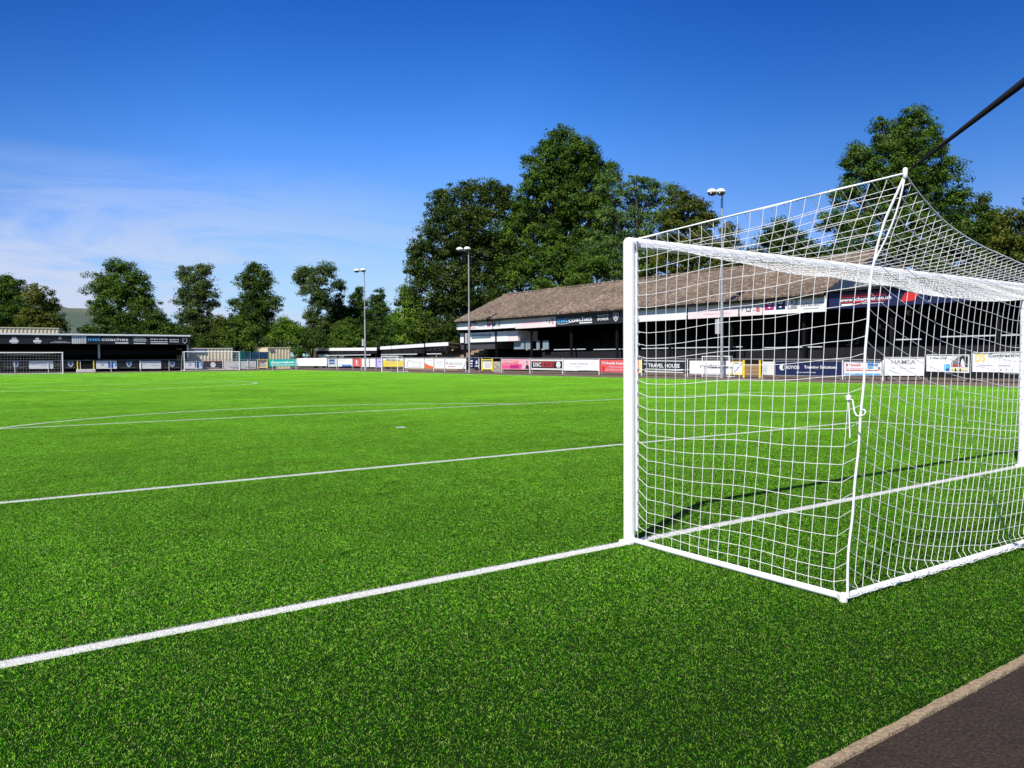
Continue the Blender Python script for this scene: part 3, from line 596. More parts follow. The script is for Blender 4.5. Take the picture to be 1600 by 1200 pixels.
# yellow framed boards and gates
def gate(label, px0, px1, yt, yb, X, face, inner, infill=(), bars=True):
    ax = 0 if face == 'x' else 1; o = 1-ax
    a = at(px0, yt, ax, X); b = at(px1, yt, ax, X); z0 = at(px0, yb, ax, X)[2]; z1 = a[2]
    g_ = thing('gate', label, 'gate', (X, (a[1]+b[1])/2, z0) if face == 'x' else ((a[0]+b[0])/2, X, z0), 'yellow framed gates round the pitch')
    def W(h, z, d=0): return (X-d, h, z) if face == 'x' else (h, X-d, z)
    for h in (a[o], b[o]):
        m = MB(); m.tube([W(h, z0-.1, .04), W(h, z1+.05, .04)], .07, 8); m.build('post', yellow, g_)
    if bars: m = MB(); m.tube([W(a[o], z1-.08, .04), W(b[o], z1-.08, .04)], .05, 8); m.tube([W(a[o], z0+.08, .04), W(b[o], z0+.08, .04)], .05, 8); m.build('rail', yellow, g_)
    m = MB(); p, q = W(a[o], z0+.1, -.02), W(b[o], z1-.1, -.05); m.box(p, q)
    m.build('panel', inner, g_)
    for k in range(len(infill)):
        h0, v0, h1, v1, mm = infill[k]; m = MB(); m.box(W(a[o]+(b[o]-a[o])*h0, z0+(z1-z0)*v0, 0.), W(a[o]+(b[o]-a[o])*h1, z0+(z1-z0)*v1, -.015)); m.build('artwork', mm, g_)
    return g_
gate('yellow framed gate with white panel beside the green hoarding', 402.5, 417.5, 561.5, 575.5, 105., 'y', off_white, [(.2, .3, .8, .4, pale_grey), (.3, .6, .7, .66, coral)])
gate('yellow framed square board right of the navy hoarding', 753.5, 770, 561, 578, 40., 'x', off_white, [(.25, .25, .8, .7, pale_grey)])
gate('dark opening with yellow gate posts in front of the far stand', 121, 146.5, 564, 577, 105., 'y', black_paint, bars=False)
gate('yellow gate post pair with wooden fence boards behind', 1163, 1188, 563.8, 588, 39.95, 'x', wood, [(.05, .3, .95, .33, brown_step), (.05, .55, .95, .58, brown_step), (.0, .82, 1, .93, black_paint)], bars=False)
# stone wall piece
a = at(772, 565, 0, 40.2); b_ = at(783, 579, 0, 40.2)
m = MB(); m.box((40.05, a[1], .1), (40.4, b_[1], a[2]))
for _ in range(14):
    yy = random.uniform(b_[1], a[1]-.3); zz = random.uniform(.15, a[2]-.25); m.box((40.0, yy, zz), (40.1, yy+random.uniform(.2, .35), zz+random.uniform(.12, .22)))
o = m.build('stone_wall', concrete, None, bevel=.03); prop(o, 'low stone wall beside the yellow framed board', 'wall')
# white base under the far gate
p = at(119.5, 577, 1, 104.8); q = at(149, 581, 1, 104.8); m = MB(); m.box((p[0], 104.5, 0), (q[0], 105., p[2])); o = m.build('concrete_step', off_white, None, bevel=.03); prop(o, 'white concrete step below the gate in front of the far stand', 'step')
# far end boards
FE = [('dark board with a faint pale crest behind the far goal', 3, 42, 'crest'), ('white board with pale lower band behind the far goal', 45, 83, 'white'), ('plain dark board at the right post of the far goal', 84.5, 97, 'dark'),
      ('dark board with pale crest between the far goal and the yellow gate posts', 100, 118.5, 'crest'), ('white board with blue figure just right of the yellow gate posts', 150, 182.5, 'whiteb'), ('dark crest board left of the long white board under the far stand', 184, 215.5, 'crest'),
      ('long white board between two dark crest boards', 217.5, 251.5, 'white'), ('dark crest board at the right end of the far stand', 253, 282, 'crest'), ('white board with blue patch inside the spare goal', 288, 316, 'whiteb'),
      ('black board with a round white emblem inside the spare goal', 318.5, 348, 'round'), ('pale grey board with faint lines at the right post of the spare goal', 350.5, 375.5, 'pale'), ('pale grey lined board just left of the yellow framed gate', 376.5, 400, 'pale')]
for lab, x0, x1, kd in FE:
    yt, yb = 564, 576.2
    if kd == 'crest': bgm, el = black_board, [('s', .55, .55, .38, pale_grey), ('s', .55, .60, .24, deep_blue), ('b', .15, .1, .9, .15, mid_grey)]
    elif kd == 'white': bgm, el = wh, [('b', .1, .5, .35, .56, pale_grey), ('b', .5, .4, .9, .46, pale_grey)]
    elif kd == 'whiteb': bgm, el = wh, [('b', .58, .12, .82, .85, blue), ('c', .3, .55, .2, lilac), ('b', .88, .3, .98, .7, sky_blue)]
    elif kd == 'round': bgm, el = black_board, [('c', .48, .5, .34, wh), ('b', .1, .10, .8, .14, pale_grey), ('b', .1, .94, .9, 1., coral)]
    elif kd == 'pale': bgm, el = off_white, [('b', .1, .3, .9, .34, pale_grey), ('b', .3, .12, .95, .2, gk)]
    else: bgm, el = dark_grey, [('b', .2, .5, .8, .56, mid_grey)]
    hoard(lab, x0, x1, yt, yb, yt-.3, yb-.2, bgm, el, X=105., face='y', posts=dark_grey)
La, Lb = at(420.5, 567, 1, 109.5), at(511, 567, 0, 40.)
def on_line(px, py):
    d = ray(px, py); e = (Lb-La)[:2]; A_ = np.array([[d[0], -e[0]], [d[1], -e[1]]]); t_, u_ = np.linalg.solve(A_, (La-CAM)[:2]); return CAM+d*t_
for lab, x0, x1, a0, a1, b0, b1, mm, el in (
    ('green hoarding with white lettering right of the yellow framed gate', 420.8, 462.5, 561.5, 572.5, 560.7, 572.2, teal, [('t', 'slaymaker', .06, .34, .95, .72, wh), ('b', .05, .16, .95, .22, wh)]),
    ('long plain white hoarding with a faint text line right of the green one', 463.5, 510.5, 559.8, 571.5, 559.3, 571.8, wh, [('b', .2, .58, .75, .62, pale_grey)])):
    p0, p1, q0, q1 = on_line(x0, a0), on_line(x0, a1), on_line(x1, b0), on_line(x1, b1)
    sign('hoarding', lab, 'hoarding', ('l', 0), p0, q0, p1[2], p0[2], mm, el, group='advertising hoardings round the pitch', posts=galv, z0r=q1[2], z1r=q0[2])
# perimeter rails
def rail(label, pts, zt, posts):
    g_ = thing('perimeter_rail', label, 'railing', pts[0]); m = MB(); m.tube([(x, y, z) for (x, y, z) in pts], .03, 6); m.build('rail', galv, g_)
    for (x, y, z) in posts: m = MB(); m.tube([(x, y, 0.0), (x, y, z)], .03, 6); m.build('post', white_metal, g_)
zr = lambda y: float(np.interp(y, [12, 20.1, 20.2, 54, 70, 105], [1.28, 1.28, 1.28, 1.47, 1.62, 1.64]))
jy = [at(x, 575, 0, 40.)[1] for x in (527, 565, 597.9, 631, 678, 695, 728.6, 784, 828.9, 880, 937, 1003.4, 1075, 1210, 1317.5, 1380.5)]
rail('galvanised handrail with white posts along the touchline hoardings', [(39.96, y, zr(y)+.02) for y in (20.2, 40, 54, 70, 84, 104.9)], 1.3, [(39.95, y, zr(y)) for y in jy])
rail('pale handrail with posts along the far end boards', [(x, 104.95, 1.56) for x in (-12, 5, 20, 39.9)], 1.5, [(x, 104.95, 1.55) for x in np.arange(-10.5, 39, 3.4)])

# ------------------------------------------------------------------ floodlight poles
def pole(label, y, z_top, box_px, extra=False, x=39.3):
    t = thing('floodlight_pole', label, 'floodlight', (x, y, .0), 'floodlights along the touchline')
    m = MB(); m.lathe((x, y, 0), [(.16, 0), (.16, .35), (.105, .4), (.10, z_top*.5), (.07, z_top*.52), (.055, z_top)], 12); m.build('pole', galv, t, smooth=True)
    zt = at(box_px[0], box_px[1], 0, x)[2]; zb = at(box_px[0], box_px[2], 0, x)[2]
    m = MB(); m.box((x-.30, y+.02, zb), (x-.08, y+.34, zt)); m.build('control_box', light_grey, t, bevel=.02)
    m = MB(); m.tube([(x+.05, y, z_top-.1), (x-.95, y+.05, z_top-.22)], .035, 8); m.build('crossarm', galv, t)
    for (dx, dz) in ((-.05, .0), (-.95, -.12)):
        cx, cz = x+dx, z_top+dz
        m = MB(); prof = [(.16, -.10), (.30, -.06), (.33, 0), (.30, .09), (.20, .19), (.07, .24)]
        m.lathe((cx-.1, y, cz+.02), prof, 14, sx=1.15, sy=.95); hd = m.build('lamp_head', white_metal, t, smooth=True)
        m = MB(); m.lathe((cx-.1, y, cz-.12), [(.10, -.10), (.22, -.04), (.27, .02), (.26, .05)], 14, sx=1.15, sy=.95); m.build('lens', lens_glass, hd, smooth=True)
    if extra: m = MB(); m.box((x-.09, y-.07, z_top-1.05), (x+.02, y+.07, z_top-.45)); m.build('cable_cover', deep_blue, t, bevel=.02)
    return t
pole('tall grey floodlight pole farthest away, by the small red hoarding', 87.1, 12.6, (568, 530, 541))
pole('middle tall grey floodlight pole, left end of the roofed stand', 63.1, 12.5, (731, 521, 537))
pole('nearest tall floodlight pole with two round heads, seen through the side net', 31.2, 12.75, (1124, 499, 522), True)

# ------------------------------------------------------------------ the roofed main stand
ST = thing('main_stand', 'long black stand with a pitched brown tiled roof along the touchline', 'stand', (50, 49, 0))
YE0, YE1 = 26.0, 72.2; EX, EZ, RX, RZ, BX = 43.15, 5.80, 50., 8.97, 56.9
tile, t, n, l, M, noise, ramp, mix = shader('roof_tiles')
g = n.new('ShaderNodeNewGeometry'); mpn = n.new('ShaderNodeMapping'); l.new(g.outputs['Position'], mpn.inputs[0]); mpn.inputs['Rotation'].default_value = (0, math.radians(24.5), math.radians(90))
br = n.new('ShaderNodeTexBrick'); br.inputs['Scale'].default_value = 1.0; br.inputs['Brick Width'].default_value = .33; br.inputs['Row Height'].default_value = .24; br.inputs['Mortar Size'].default_value = .018
br.inputs['Color1'].default_value = (0, 0, 0, 1); br.inputs['Color2'].default_value = (1, 1, 1, 1); br.inputs['Mortar'].default_value = (.5, .5, .5, 1); br.offset = .5
sp = n.new('ShaderNodeSeparateXYZ'); l.new(g.outputs['Position'], sp.inputs[0]); cb = n.new('ShaderNodeCombineXYZ'); l.new(sp.outputs[1], cb.inputs[0]); l.new(M('MULTIPLY', sp.outputs[0], 1.1), cb.inputs[1]); l.new(cb.outputs[0], br.inputs['Vector'])
spk = ramp(br.outputs['Color'], [(0, (.035, .026, .020)), (.25, (.14, .085, .062)), (.5, (.17, .125, .08)), (.75, (.27, .19, .15)), (1, (.50, .43, .33))])
fine = ramp(noise(g.outputs['Position'], 4.2, 4, .95), [(.40, (.022, .016, .013)), (.47, (.13, .08, .06)), (.53, (.19, .15, .10)), (.61, (.52, .43, .33))])
bigc = ramp(noise(g.outputs['Position'], .35, 4), [(.35, (.60, .59, .57)), (.65, (1.02, 1.0, .97))])
c = mix(1., mix(.62, spk, fine), bigc, 'MULTIPLY'); c = mix(br.outputs['Fac'], c, (.06, .045, .035))
l.new(c, n['Principled BSDF'].inputs['Base Color']); n['Principled BSDF'].inputs['Roughness'].default_value = .9
bp = n.new('ShaderNodeBump'); bp.inputs['Strength'].default_value = .8; bp.inputs['Distance'].default_value = .03; l.new(noise(g.outputs['Position'], 9, 3), bp.inputs['Height']); l.new(bp.outputs[0], n['Principled BSDF'].inputs['Normal'])
m = MB(); th = .16
# slopes as slabs, subdivided along the length with a gently uneven ridge and eave
ns = 40; ysr = np.linspace(YE0, YE1, ns+1); wv = lambda y, k: .016*math.sin(y*.9+k)+.010*math.sin(y*2.3+k*2)
for (x0, z0, x1, z1, k0, k1) in ((EX, EZ, RX, RZ, 1, 2), (RX, RZ, BX, EZ, 2, 3)):
    vs = []
    for y in ysr:
        vs += [(x0, y, z0+wv(y, k0)), (x1, y, z1+wv(y, k1)), (x1, y, z1-th+wv(y, k1)), (x0, y, z0-th+wv(y, k0))]
    fs = []
    for i in range(ns):
        a0, b0 = i*4, i*4+4
        for q in range(4): fs.append((a0+q, a0+(q+1) % 4, b0+(q+1) % 4, b0+q))
    fs += [(0, 1, 2, 3), (ns*4+3, ns*4+2, ns*4+1, ns*4)]
    m.add(vs, fs)
rf = m.build('roof', tile, ST)
m = MB(); m.tube([(RX, y, RZ+.03+wv(y, 2)) for y in ysr], .11, 8); m.build('ridge_tiles', tile, rf, smooth=True)
m = MB(); m.box((EX+.02, YE0, EZ-.34), (EX+.16, YE1, EZ-.17)); m.build('gutter', black_paint, ST)
m = MB(); pr_ = np.linspace(EX+.35, BX-.35, 40); gv = []
for i, x in enumerate(pr_):           # corrugated gable
    zt = (EZ+(RZ-EZ)*(x-EX)/(RX-EX) if x < RX else EZ+(RZ-EZ)*(BX-x)/(BX-RX))-.2
    gv += [(x, YE0+.25+(.04 if i % 2 else 0), 5.7), (x, YE0+.25+(.04 if i % 2 else 0), zt)]
gal = mat('corrugated_grey', (.34, .33, .30), .6, .15, 1.5)
m.add(gv, [(2*i, 2*i+2, 2*i+3, 2*i+1) for i in range(39)]); gb = m.build('gable', gal, ST)
m = MB(); m.add([(x, YE1-.25, z) for x, z in ((EX+.3, 4.5), (BX-.3, 4.5), (BX-.3, EZ-.2), (RX, RZ-.2), (EX+.3, EZ-.2))], [(0, 1, 2, 3, 4)]); m.build('gable', dark_grey, ST)
m = MB(); m.box((BX-.5, -6, 0), (BX-.3, YE1, EZ-.2)); m.build('back_wall', black_paint, ST)
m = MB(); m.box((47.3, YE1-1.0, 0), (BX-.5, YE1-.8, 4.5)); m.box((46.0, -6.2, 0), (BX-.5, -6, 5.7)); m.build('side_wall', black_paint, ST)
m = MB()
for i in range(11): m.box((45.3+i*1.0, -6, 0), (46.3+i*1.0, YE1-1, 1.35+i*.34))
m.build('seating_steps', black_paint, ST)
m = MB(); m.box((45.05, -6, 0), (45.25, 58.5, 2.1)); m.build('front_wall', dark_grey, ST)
for (p0, p1, yy) in ((822, 858, 546.2), (866, 915, 546.2), (928, 978, 546), (1003, 1160, 544.5), (1195, 1285, 543.2), (1400, 1440, 530.5), (1470, 1640, 526)):
    a = at(p0, yy, 0, 45.0); b_ = at(p1, yy-.2, 0, 45.0); m = MB(); m.box((44.94, a[1], a[2]-.05), (45.03, b_[1], a[2]+.03)); m.build('rail_strip', pale_grey, ST)
for y in np.arange(-3, 72, 6.2):
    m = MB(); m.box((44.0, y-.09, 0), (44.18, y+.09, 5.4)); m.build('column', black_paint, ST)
for i in range(6):
    m = MB(); 
    for y in np.arange(2, 57, .55): m.box((46.9+i*1.6, y, 1.9+i*.54), (46.98+i*1.6, y+.42, 2.25+i*.54))
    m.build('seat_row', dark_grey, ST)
# flat roofed extension towards the near end
m = MB(); m.box((43.2, -6, 5.72), (BX-.6, YE0-.1, 5.90)); m.build('flat_roof', dark_grey, ST)
# press box and upper panels (left part of the stand)
def plate(name, label, cat, px0, px1, yt, yb, X, m_, els=(), th=.08):
    a, b2 = at(px0, yt, 0, X), at(px1, yb, 0, X)
    return sign(name, label, cat, ('x', X), a[1], b2[1], at(px0, yb, 0, X)[2], a[2], m_, els, thick=th)
pb = thing('press_box', 'white banded press box hanging inside the left end of the main stand', 'press box', (44.2, 66, 3.3))
a, c1_ = at(719, 520.5, 0, 44.1), at(809, 532.5, 0, 44.1); b_ = at(793, 532.5, 0, 44.1)
m = MB(); m.box((44.1, b_[1], c1_[2]), (46.8, a[1], 4.35)); m.build('wall', white_metal, pb)
m = MB(); m.box((44.13, c1_[1], c1_[2]), (46.7, b_[1], 4.33)); m.build('side_panel', pale_pink, pb)
w0, w1 = at(737, 523, 0, 44.1), at(767, 527.5, 0, 44.1); m = MB(); m.box((44.05, w1[1], w1[2]), (44.15, w0[1], w0[2])); m.build('window', glassm, pb)
a, b_ = at(720, 533, 0, 44.3), at(776, 545, 0, 44.3); m = MB(); m.box((44.3, b_[1], b_[2]), (46.6, a[1], a[2])); m.build('lower_wall', mat('charcoal_wall', (.05, .05, .055), .7), pb)
for (p0, p1) in ((803, 819), (821, 831), (838, 843), (848, 857)):
    a, b_ = at(p0, 532, 0, 44.6), at(p1, 545.5, 0, 44.6); m = MB(); m.box((44.6, b_[1], b_[2]), (44.66, a[1], a[2])); wo = m.build('window', mat('pane_blue', (.20, .26, .30), .3, .1, 2), ST)
# fascia signs
FX = 43.5; fg = 'advertising boards along the stand fascia'
def fascia(label, px0, px1, m_, els=(), top=5.55, z0=None, z0r=None):
    a, b2 = at(px0, 500, 0, FX), at(px1, 480, 0, FX)
    return sign('fascia_sign', label, 'sign', ('x', FX), a[1], b2[1], z0 or 4.55, top, m_, els, group=fg, thick=.05, z0r=z0r)
fascia('white fascia sign with a red and blue logo at the left end of the roof', 713.5, 756, wh, [('c', .52, .55, .26, coral), ('p', [(.50, .7), (.58, .95), (.72, .9), (.76, .55), (.68, .7), (.6, .8)], blue), ('b', .40, .12, .72, .3, light_pink), ('b', .80, .35, 1., .4, gk), ('b', .80, .5, 1., .54, gk)], z0=4.75, z0r=4.62)
fascia('white fascia sign with small magenta, navy and grey letter squares, left one', 756.5, 804.5, wh, [('b', .10, .30, .22, .98, magenta), ('t', 'g', .12, .36, .20, .9, wh), ('b', .26, .30, .38, .98, navy), ('t', 'g', .28, .36, .36, .9, wh), ('b', .42, .30, .54, .98, gk), ('t', 'p', .44, .36, .52, .9, wh), ('b', .62, .55, .95, .62, pale_grey)], z0=4.62)
fascia('pale pink fascia sign with small pictures, left of the black one', 805, 868, pale_pink, [('b', .2, .45, .7, .5, light_pink), ('b', .2, .62, .7, .66, light_pink), ('b', .84, .35, .88, .6, gk), ('b', .78, .45, .80, .6, gk), ('b', .92, .3, .95, .42, coral), ('b', .90, .5, .96, .75, mid_grey)], z0=4.5)
fascia('black fascia sign with blue and white lettering and a crest', 869, 974, black_board, [('t', 'met', .01, .32, .19, .76, sky_blue), ('t', 'coaches', .20, .32, .56, .76, wh), ('p', [(.02, .22), (.12, .17), (.34, .36), (.55, .34), (.55, .37), (.34, .39), (.12, .21), (.02, .26)], wh), ('b', .37, .14, .56, .24, wh), ('t', 'PROUD TO', .64, .60, .80, .80, wh), ('t', 'SPONSOR', .64, .30, .80, .50, wh), ('s', .90, .52, .40, pale_grey), ('s', .90, .56, .30, black_board), ('b', .885, .4, .915, .8, pale_grey)], z0=4.50)
fascia('plain white fascia sign just right of the near goal post', 975.5, 1072.5, wh, [('b', .35, .55, .55, .58, pale_grey), ('b', .22, .4, .23, .5, gk)], z0=4.5)
fascia('pale fascia sign with faint pink lettering and small pictures at its right', 1075, 1191, pale_pink, [('t', 'Local Lettings Agency Services', .12, .46, .66, .62, light_pink), ('b', .22, .25, .6, .3, light_pink), ('b', .74, .40, .76, .66, gk), ('b', .80, .28, .86, .58, mid_grey), ('b', .815, .36, .845, .5, wh), ('p', [(.86, .82), (.9, .95), (.96, .85), (.9, .7)], gk), ('b', .88, .35, .92, .6, off_white), ('b', .93, .28, .97, .5, coral)], z0=4.5)
fascia('white fascia sign with large magenta, navy and grey letter squares', 1192, 1291, wh, [('b', .03, .30, .185, .98, magenta), ('t', 'g', .06, .34, .16, .92, wh), ('b', .21, .30, .37, .98, navy), ('t', 'g', .24, .34, .345, .92, wh), ('b', .40, .30, .56, .98, gk), ('t', 'p', .43, .34, .535, .92, wh), ('t', 'INTELLECT', .62, .42, .95, .60, gk), ('b', .66, .25, .9, .29, pale_grey)], z0=4.5)
fascia('navy fascia sign with white web address between red stripes', 1295, 1450, navy, [('b', .13, .66, .60, .84, red), ('t', 'www.lchamber.co.uk', .12, .42, .66, .64, wh), ('b', .13, .34, .60, .40, red), ('b', .14, .18, .26, .28, wh), ('b', .30, .18, .34, .28, red), ('b', .36, .22, .58, .25, wh), ('p', [(.74, .2), (.86, .22), (.94, .7), (.80, .85)], red), ('b', .0, .0, 1, .10, navy)], top=5.66, z0=4.62)
fascia('plain navy fascia sign at the near end of the stand', 1452, 1700, navy, [('b', .0, .0, 1, .10, navy)], top=5.66, z0=4.62)

# ------------------------------------------------------------------ low covered terraces left of the stand
def terrace(label, px0, px1, yt0, yt1, yb0, X=44.):
    a, b_ = at(px0, yt0, 0, X), at(px1, yt1, 0, X); zb = at(px0, yb0, 0, X)[2]
    g_ = thing('covered_terrace', label, 'shelter', (X+2, (a[1]+b_[1])/2, 0), 'low covered terraces left of the main stand')
    y0, y1 = b_[1], a[1]; z0, z1 = a[2], b_[2]
    m = MB(); m.add([(X, y1, z0-.42), (X, y0, z1-.42), (X, y0, z1), (X, y1, z0), (X+.08, y1, z0-.42), (X+.08, y0, z1-.42), (X+.08, y0, z1), (X+.08, y1, z0)], [(0, 1, 2, 3), (7, 6, 5, 4), (0, 4, 5, 1), (3, 2, 6, 7), (1, 5, 6, 2), (0, 3, 7, 4)]); m.build('fascia', white_metal, g_)
    m = MB(); m.add([(X+.08, y1, z0-.1), (X+.08, y0, z1-.1), (X+5, y0, z1-.45), (X+5, y1, z0-.45), (X+.08, y1, z0-.03), (X+.08, y0, z1-.03), (X+5, y0, z1-.38), (X+5, y1, z0-.38)], [(0, 1, 2, 3), (7, 6, 5, 4), (0, 4, 5, 1), (3, 2, 6, 7), (1, 5, 6, 2), (0, 3, 7, 4)]); m.build('roof', mid_grey, g_)
    m = MB(); m.box((X+4.8, y0, 0), (X+5, y1, z0-.55)); m.build('back_wall', black_paint, g_)
    m = MB(); m.box((X+.1, y0+.1, z0-1.0), (X+.25, y1-.1, z0-.44)); m.build('beam', dark_grey, g_)
    m = MB()
    for i in range(5): m.box((X+1+i*.8, y0, 0), (X+1.8+i*.8, y1, .5+i*.28))
    m.build('steps', dark_grey, g_)
    for y in np.linspace(y0+.4, y1-.4, 5): m = MB(); m.box((X+.1, y-.08, 0), (X+.26, y+.08, z0-.3)); m.build('column', black_paint, g_)
    m = MB(); m.box((X-.4, y0+1, 2.02), (X-.34, y1-1, 2.14)); m.build('rail', pale_grey, g_)
    return g_
terrace('low black shelter with white fascia, the farther one behind the red and white hoardings', 493, 588, 544, 543, 549.5)
terrace('low black shelter with white fascia, the nearer one beside the roofed stand', 594, 662, 541.5, 537, 545.5)
terrace('short roofed passage with white edge touching the left end of the roofed stand', 664.5, 700, 536.5, 534.5, 541)
# open steps between shelter and stand
m = MB()
for i in range(8): m.box((43.2+i*.7, 71.5, 0), (43.9+i*.7, 83, .9+i*.26))
o = m.build('open_terrace', brown_step); prop(o, 'sunlit brown terrace steps between the low shelter and the roofed stand', 'terrace')

# ------------------------------------------------------------------ far end stand
FS = thing('far_stand', 'long low black stand with a thin white roof edge behind the far goal', 'stand', (5, 108, 0))
RZf = at(150, 524, 1, 104.15)[2]; xr = at(297.5, 525, 1, 104.15)[0]; zl = at(0, 522, 1, 104.15)[2]; xl = -25.
zlL = zl+(zl-RZf)*1.2
m = MB(); m.add([(xl, 104.15, RZf+.0), (xr, 104.15, RZf), (xr, 112, RZf-.4), (xl, 112, RZf-.4), (xl, 104.15, RZf+.14), (xr, 104.15, RZf+.14), (xr, 112, RZf-.3), (xl, 112, RZf-.3)], [(0, 3, 2, 1), (4, 5, 6, 7), (0, 1, 5, 4), (1, 2, 6, 5), (2, 3, 7, 6), (3, 0, 4, 7)]); m.build('roof', mid_grey, FS)
m = MB(); m.box((xl, 104.06, RZf-.02), (xr, 104.145, RZf+.17)); m.build('roof_edge', white_paint, FS)
m = MB(); m.box((xl, 111.8, 0), (xr, 112, RZf-.42)); m.box((xr-.15, 105.6, 0), (xr, 111.8, RZf-.45)); m.build('back_wall', black_paint, FS)
zb0, zb1 = at(150, 555, 1, 108)[2], at(150, 546.5, 1, 108)[2]
m = MB(); m.box((xl, 107.9, zb0), (xr-.3, 108, zb1)); m.build('grey_band', dark_grey, FS)
m = MB()
for i in range(5): m.box((xl, 107+i*.9, 0), (xr-.3, 107.9+i*.9, .5+i*.3))
m.build('terrace_steps', black_paint, FS)
for px_ in (-60, 154.5, 293):
    p = at(px_, 540, 1, 105.4); m = MB(); m.lathe((p[0], 105.4, at(px_, 560, 1, 105.4)[2]), [(.09, 0), (.12, .1), (.12, 1.9), (.09, 2.2)], 10); m.build('column', white_metal, FS, smooth=True)
    m = MB(); m.lathe((p[0], 105.4, 0), [(.14, 0), (.14, at(px_, 560, 1, 105.4)[2])], 10); m.build('column_base', black_paint, FS)
def fsign(label, px0, px1, y0, y1, m_, els):
    a, b_ = at(px0, y0, 1, 104.2), at(px1, y1, 1, 104.2)
    return sign('fascia_sign', label, 'sign', ('y', 104.2), a[0], b_[0], b_[2], a[2]-.05, m_, els, group='signs along the far stand fascia', thick=.04)
def fsg(p0, p1): return [(0)]
fsign('black fascia sign with two pale crest emblems at the left end of the far stand', -60, 76, 523.6, 537.5, black_board, [('c', (20.5+60)/136, .62, .30, pale_grey), ('b', (13+60)/136, .18, (27+60)/136, .50, wh), ('b', (15.5+60)/136, .04, (25+60)/136, .14, pale_grey), ('c', (57.5+60)/136, .66, .22, pale_grey), ('b', (51+60)/136, .20, (64+60)/136, .50, wh), ('b', (53.5+60)/136, .06, (62.5+60)/136, .14, pale_grey)])
fsign('black fascia sign with a tiny white triangle over a thin line of writing', 76.5, 111, 523.8, 537.5, black_board, [('p', [(.42, .62), (.58, .62), (.5, .95)], wh), ('b', .2, .30, .8, .34, pale_grey), ('b', .05, .14, .98, .2, pale_grey)])
fsign('ribbed grey and white panel set in the far stand fascia', 112, 135, 524, 537, light_grey, [('b', u, 0, u+.05, 1, wh) for u in (.02, .12, .24, .36, .5, .62, .72, .84, .93)])
fsign('long black fascia sign with white lettering and a telephone number on the far stand', 135.5, 297, 524.6, 538.5, black_board, [('t', 'met', .01, .42, .125, .86, sky_blue), ('t', 'coaches', .135, .42, .385, .86, wh), ('b', .26, .10, .385, .26, wh), ('b', .435, .76, .55, .86, wh), ('b', .435, .58, .56, .68, pale_grey), ('b', .435, .38, .56, .50, pale_grey), ('b', .435, .08, .55, .18, wh), ('t', '01633 247765', .60, .58, .77, .84, wh), ('b', .60, .30, .77, .40, wh), ('b', .60, .08, .77, .17, wh), ('t', 'PROUD TO', .79, .55, .885, .74, wh), ('t', 'SPONSOR', .79, .28, .885, .46, wh), ('s', .945, .48, .36, pale_grey), ('s', .945, .52, .28, black_board)])

# cream containers and fence
def container(label, x0, x1, y0, y1, z0, z1, m_, sgn=None):
    g_ = thing('container', label, 'container', ((x0+x1)/2, y0, z0)); b = MB(); nr = int((x1-x0)/.22); vs = []
    for i in range(nr+1):
        x = x0+(x1-x0)*i/nr; d = .06 if i % 2 else 0; vs += [(x, y0+d, z0+.1), (x, y0+d, z1-.12)]
    b.add(vs, [(2*i, 2*i+2, 2*i+3, 2*i+1) for i in range(nr)]); b.box((x0, y0+.08, z0+.1), (x1, y1, z1-.12)); b.build('body', m_, g_)
    b = MB(); b.box((x0-.02, y0-.03, z1-.12), (x1+.02, y1+.02, z1)); b.box((x0-.02, y0-.03, z0), (x1+.02, y1+.02, z0+.1)); b.build('frame', m_, g_, bevel=.02)
    return g_
a, b_ = at(282.5, 543.8, 1, 108), at(363, 543.8, 1, 108)
c_ = container('long cream ribbed container with a blue sign behind the spare goal', a[0], b_[0], 108, 110.4, .1, a[2], cream2)
s0, s1 = at(303, 546, 1, 107.9), at(322, 551, 1, 107.9); m = MB(); m.box((s0[0], 107.9, s1[2]), (s1[0], 107.95, s0[2])); m.build('nameplate', deep_blue, c_)
m = MB(); m.box((s0[0]+.12, 107.88, s1[2]+.14), (s1[0]-.12, 107.897, s0[2]-.14)); m.build('lettering', pale_grey, c_)
a, b_ = at(418.5, 542.8, 1, 111.5), at(454, 542.8, 1, 111.5)
c_ = container('short cream container with shaded side left of the low shelters', a[0], b_[0], 111.5, 117.5, .1, a[2], cream)
s0, s1 = at(420.5, 545, 1, 111.4), at(428, 548, 1, 111.4); m = MB(); m.box((s0[0], 111.4, s1[2]), (s1[0], 111.45, s0[2])); m.build('nameplate', mid_grey, c_)
a, b_ = at(-70, 513, 1, 116), at(93, 512.5, 1, 116); container('cream ribbed container rising above the roof of the far stand', a[0], b_[0], 116, 119, 3.2, b_[2], cream)
m = MB(); m.box((a[0]+.3, 116.2, 0), (b_[0]-.3, 118.8, 3.2)); o = m.build('brick_plinth', dark_grey); prop(o, 'dark base wall carrying the cream container behind the far stand', 'wall')
a, b_ = at(362, 549, 1, 111), at(419, 549, 1, 111)
fe = thing('mesh_fence', 'green and blue sheeted mesh fence between the two cream containers', 'fence', (a[0], 111, 0))
gm = mat('green_mesh', (.01, .13, .12), .6, .4, .6); bm_ = mat('blue_mesh', (.02, .06, .14), .6, .5, .7)
m = MB(); xm = a[0]+(b_[0]-a[0])*.35; m.box((a[0], 111, .1), (xm, 111.05, a[2])); m.build('sheet', gm, fe); m = MB(); m.box((xm, 111, .1), (b_[0], 111.05, a[2]-.08)); m.build('sheet', bm_, fe)
for k in range(5): x = a[0]+(b_[0]-a[0])*k/4; m = MB(); m.tube([(x, 110.95, 0), (x, 110.95, a[2]+.1)], .04, 6); m.build('post', mat('green_post', (.05, .25, .15), .5), fe)

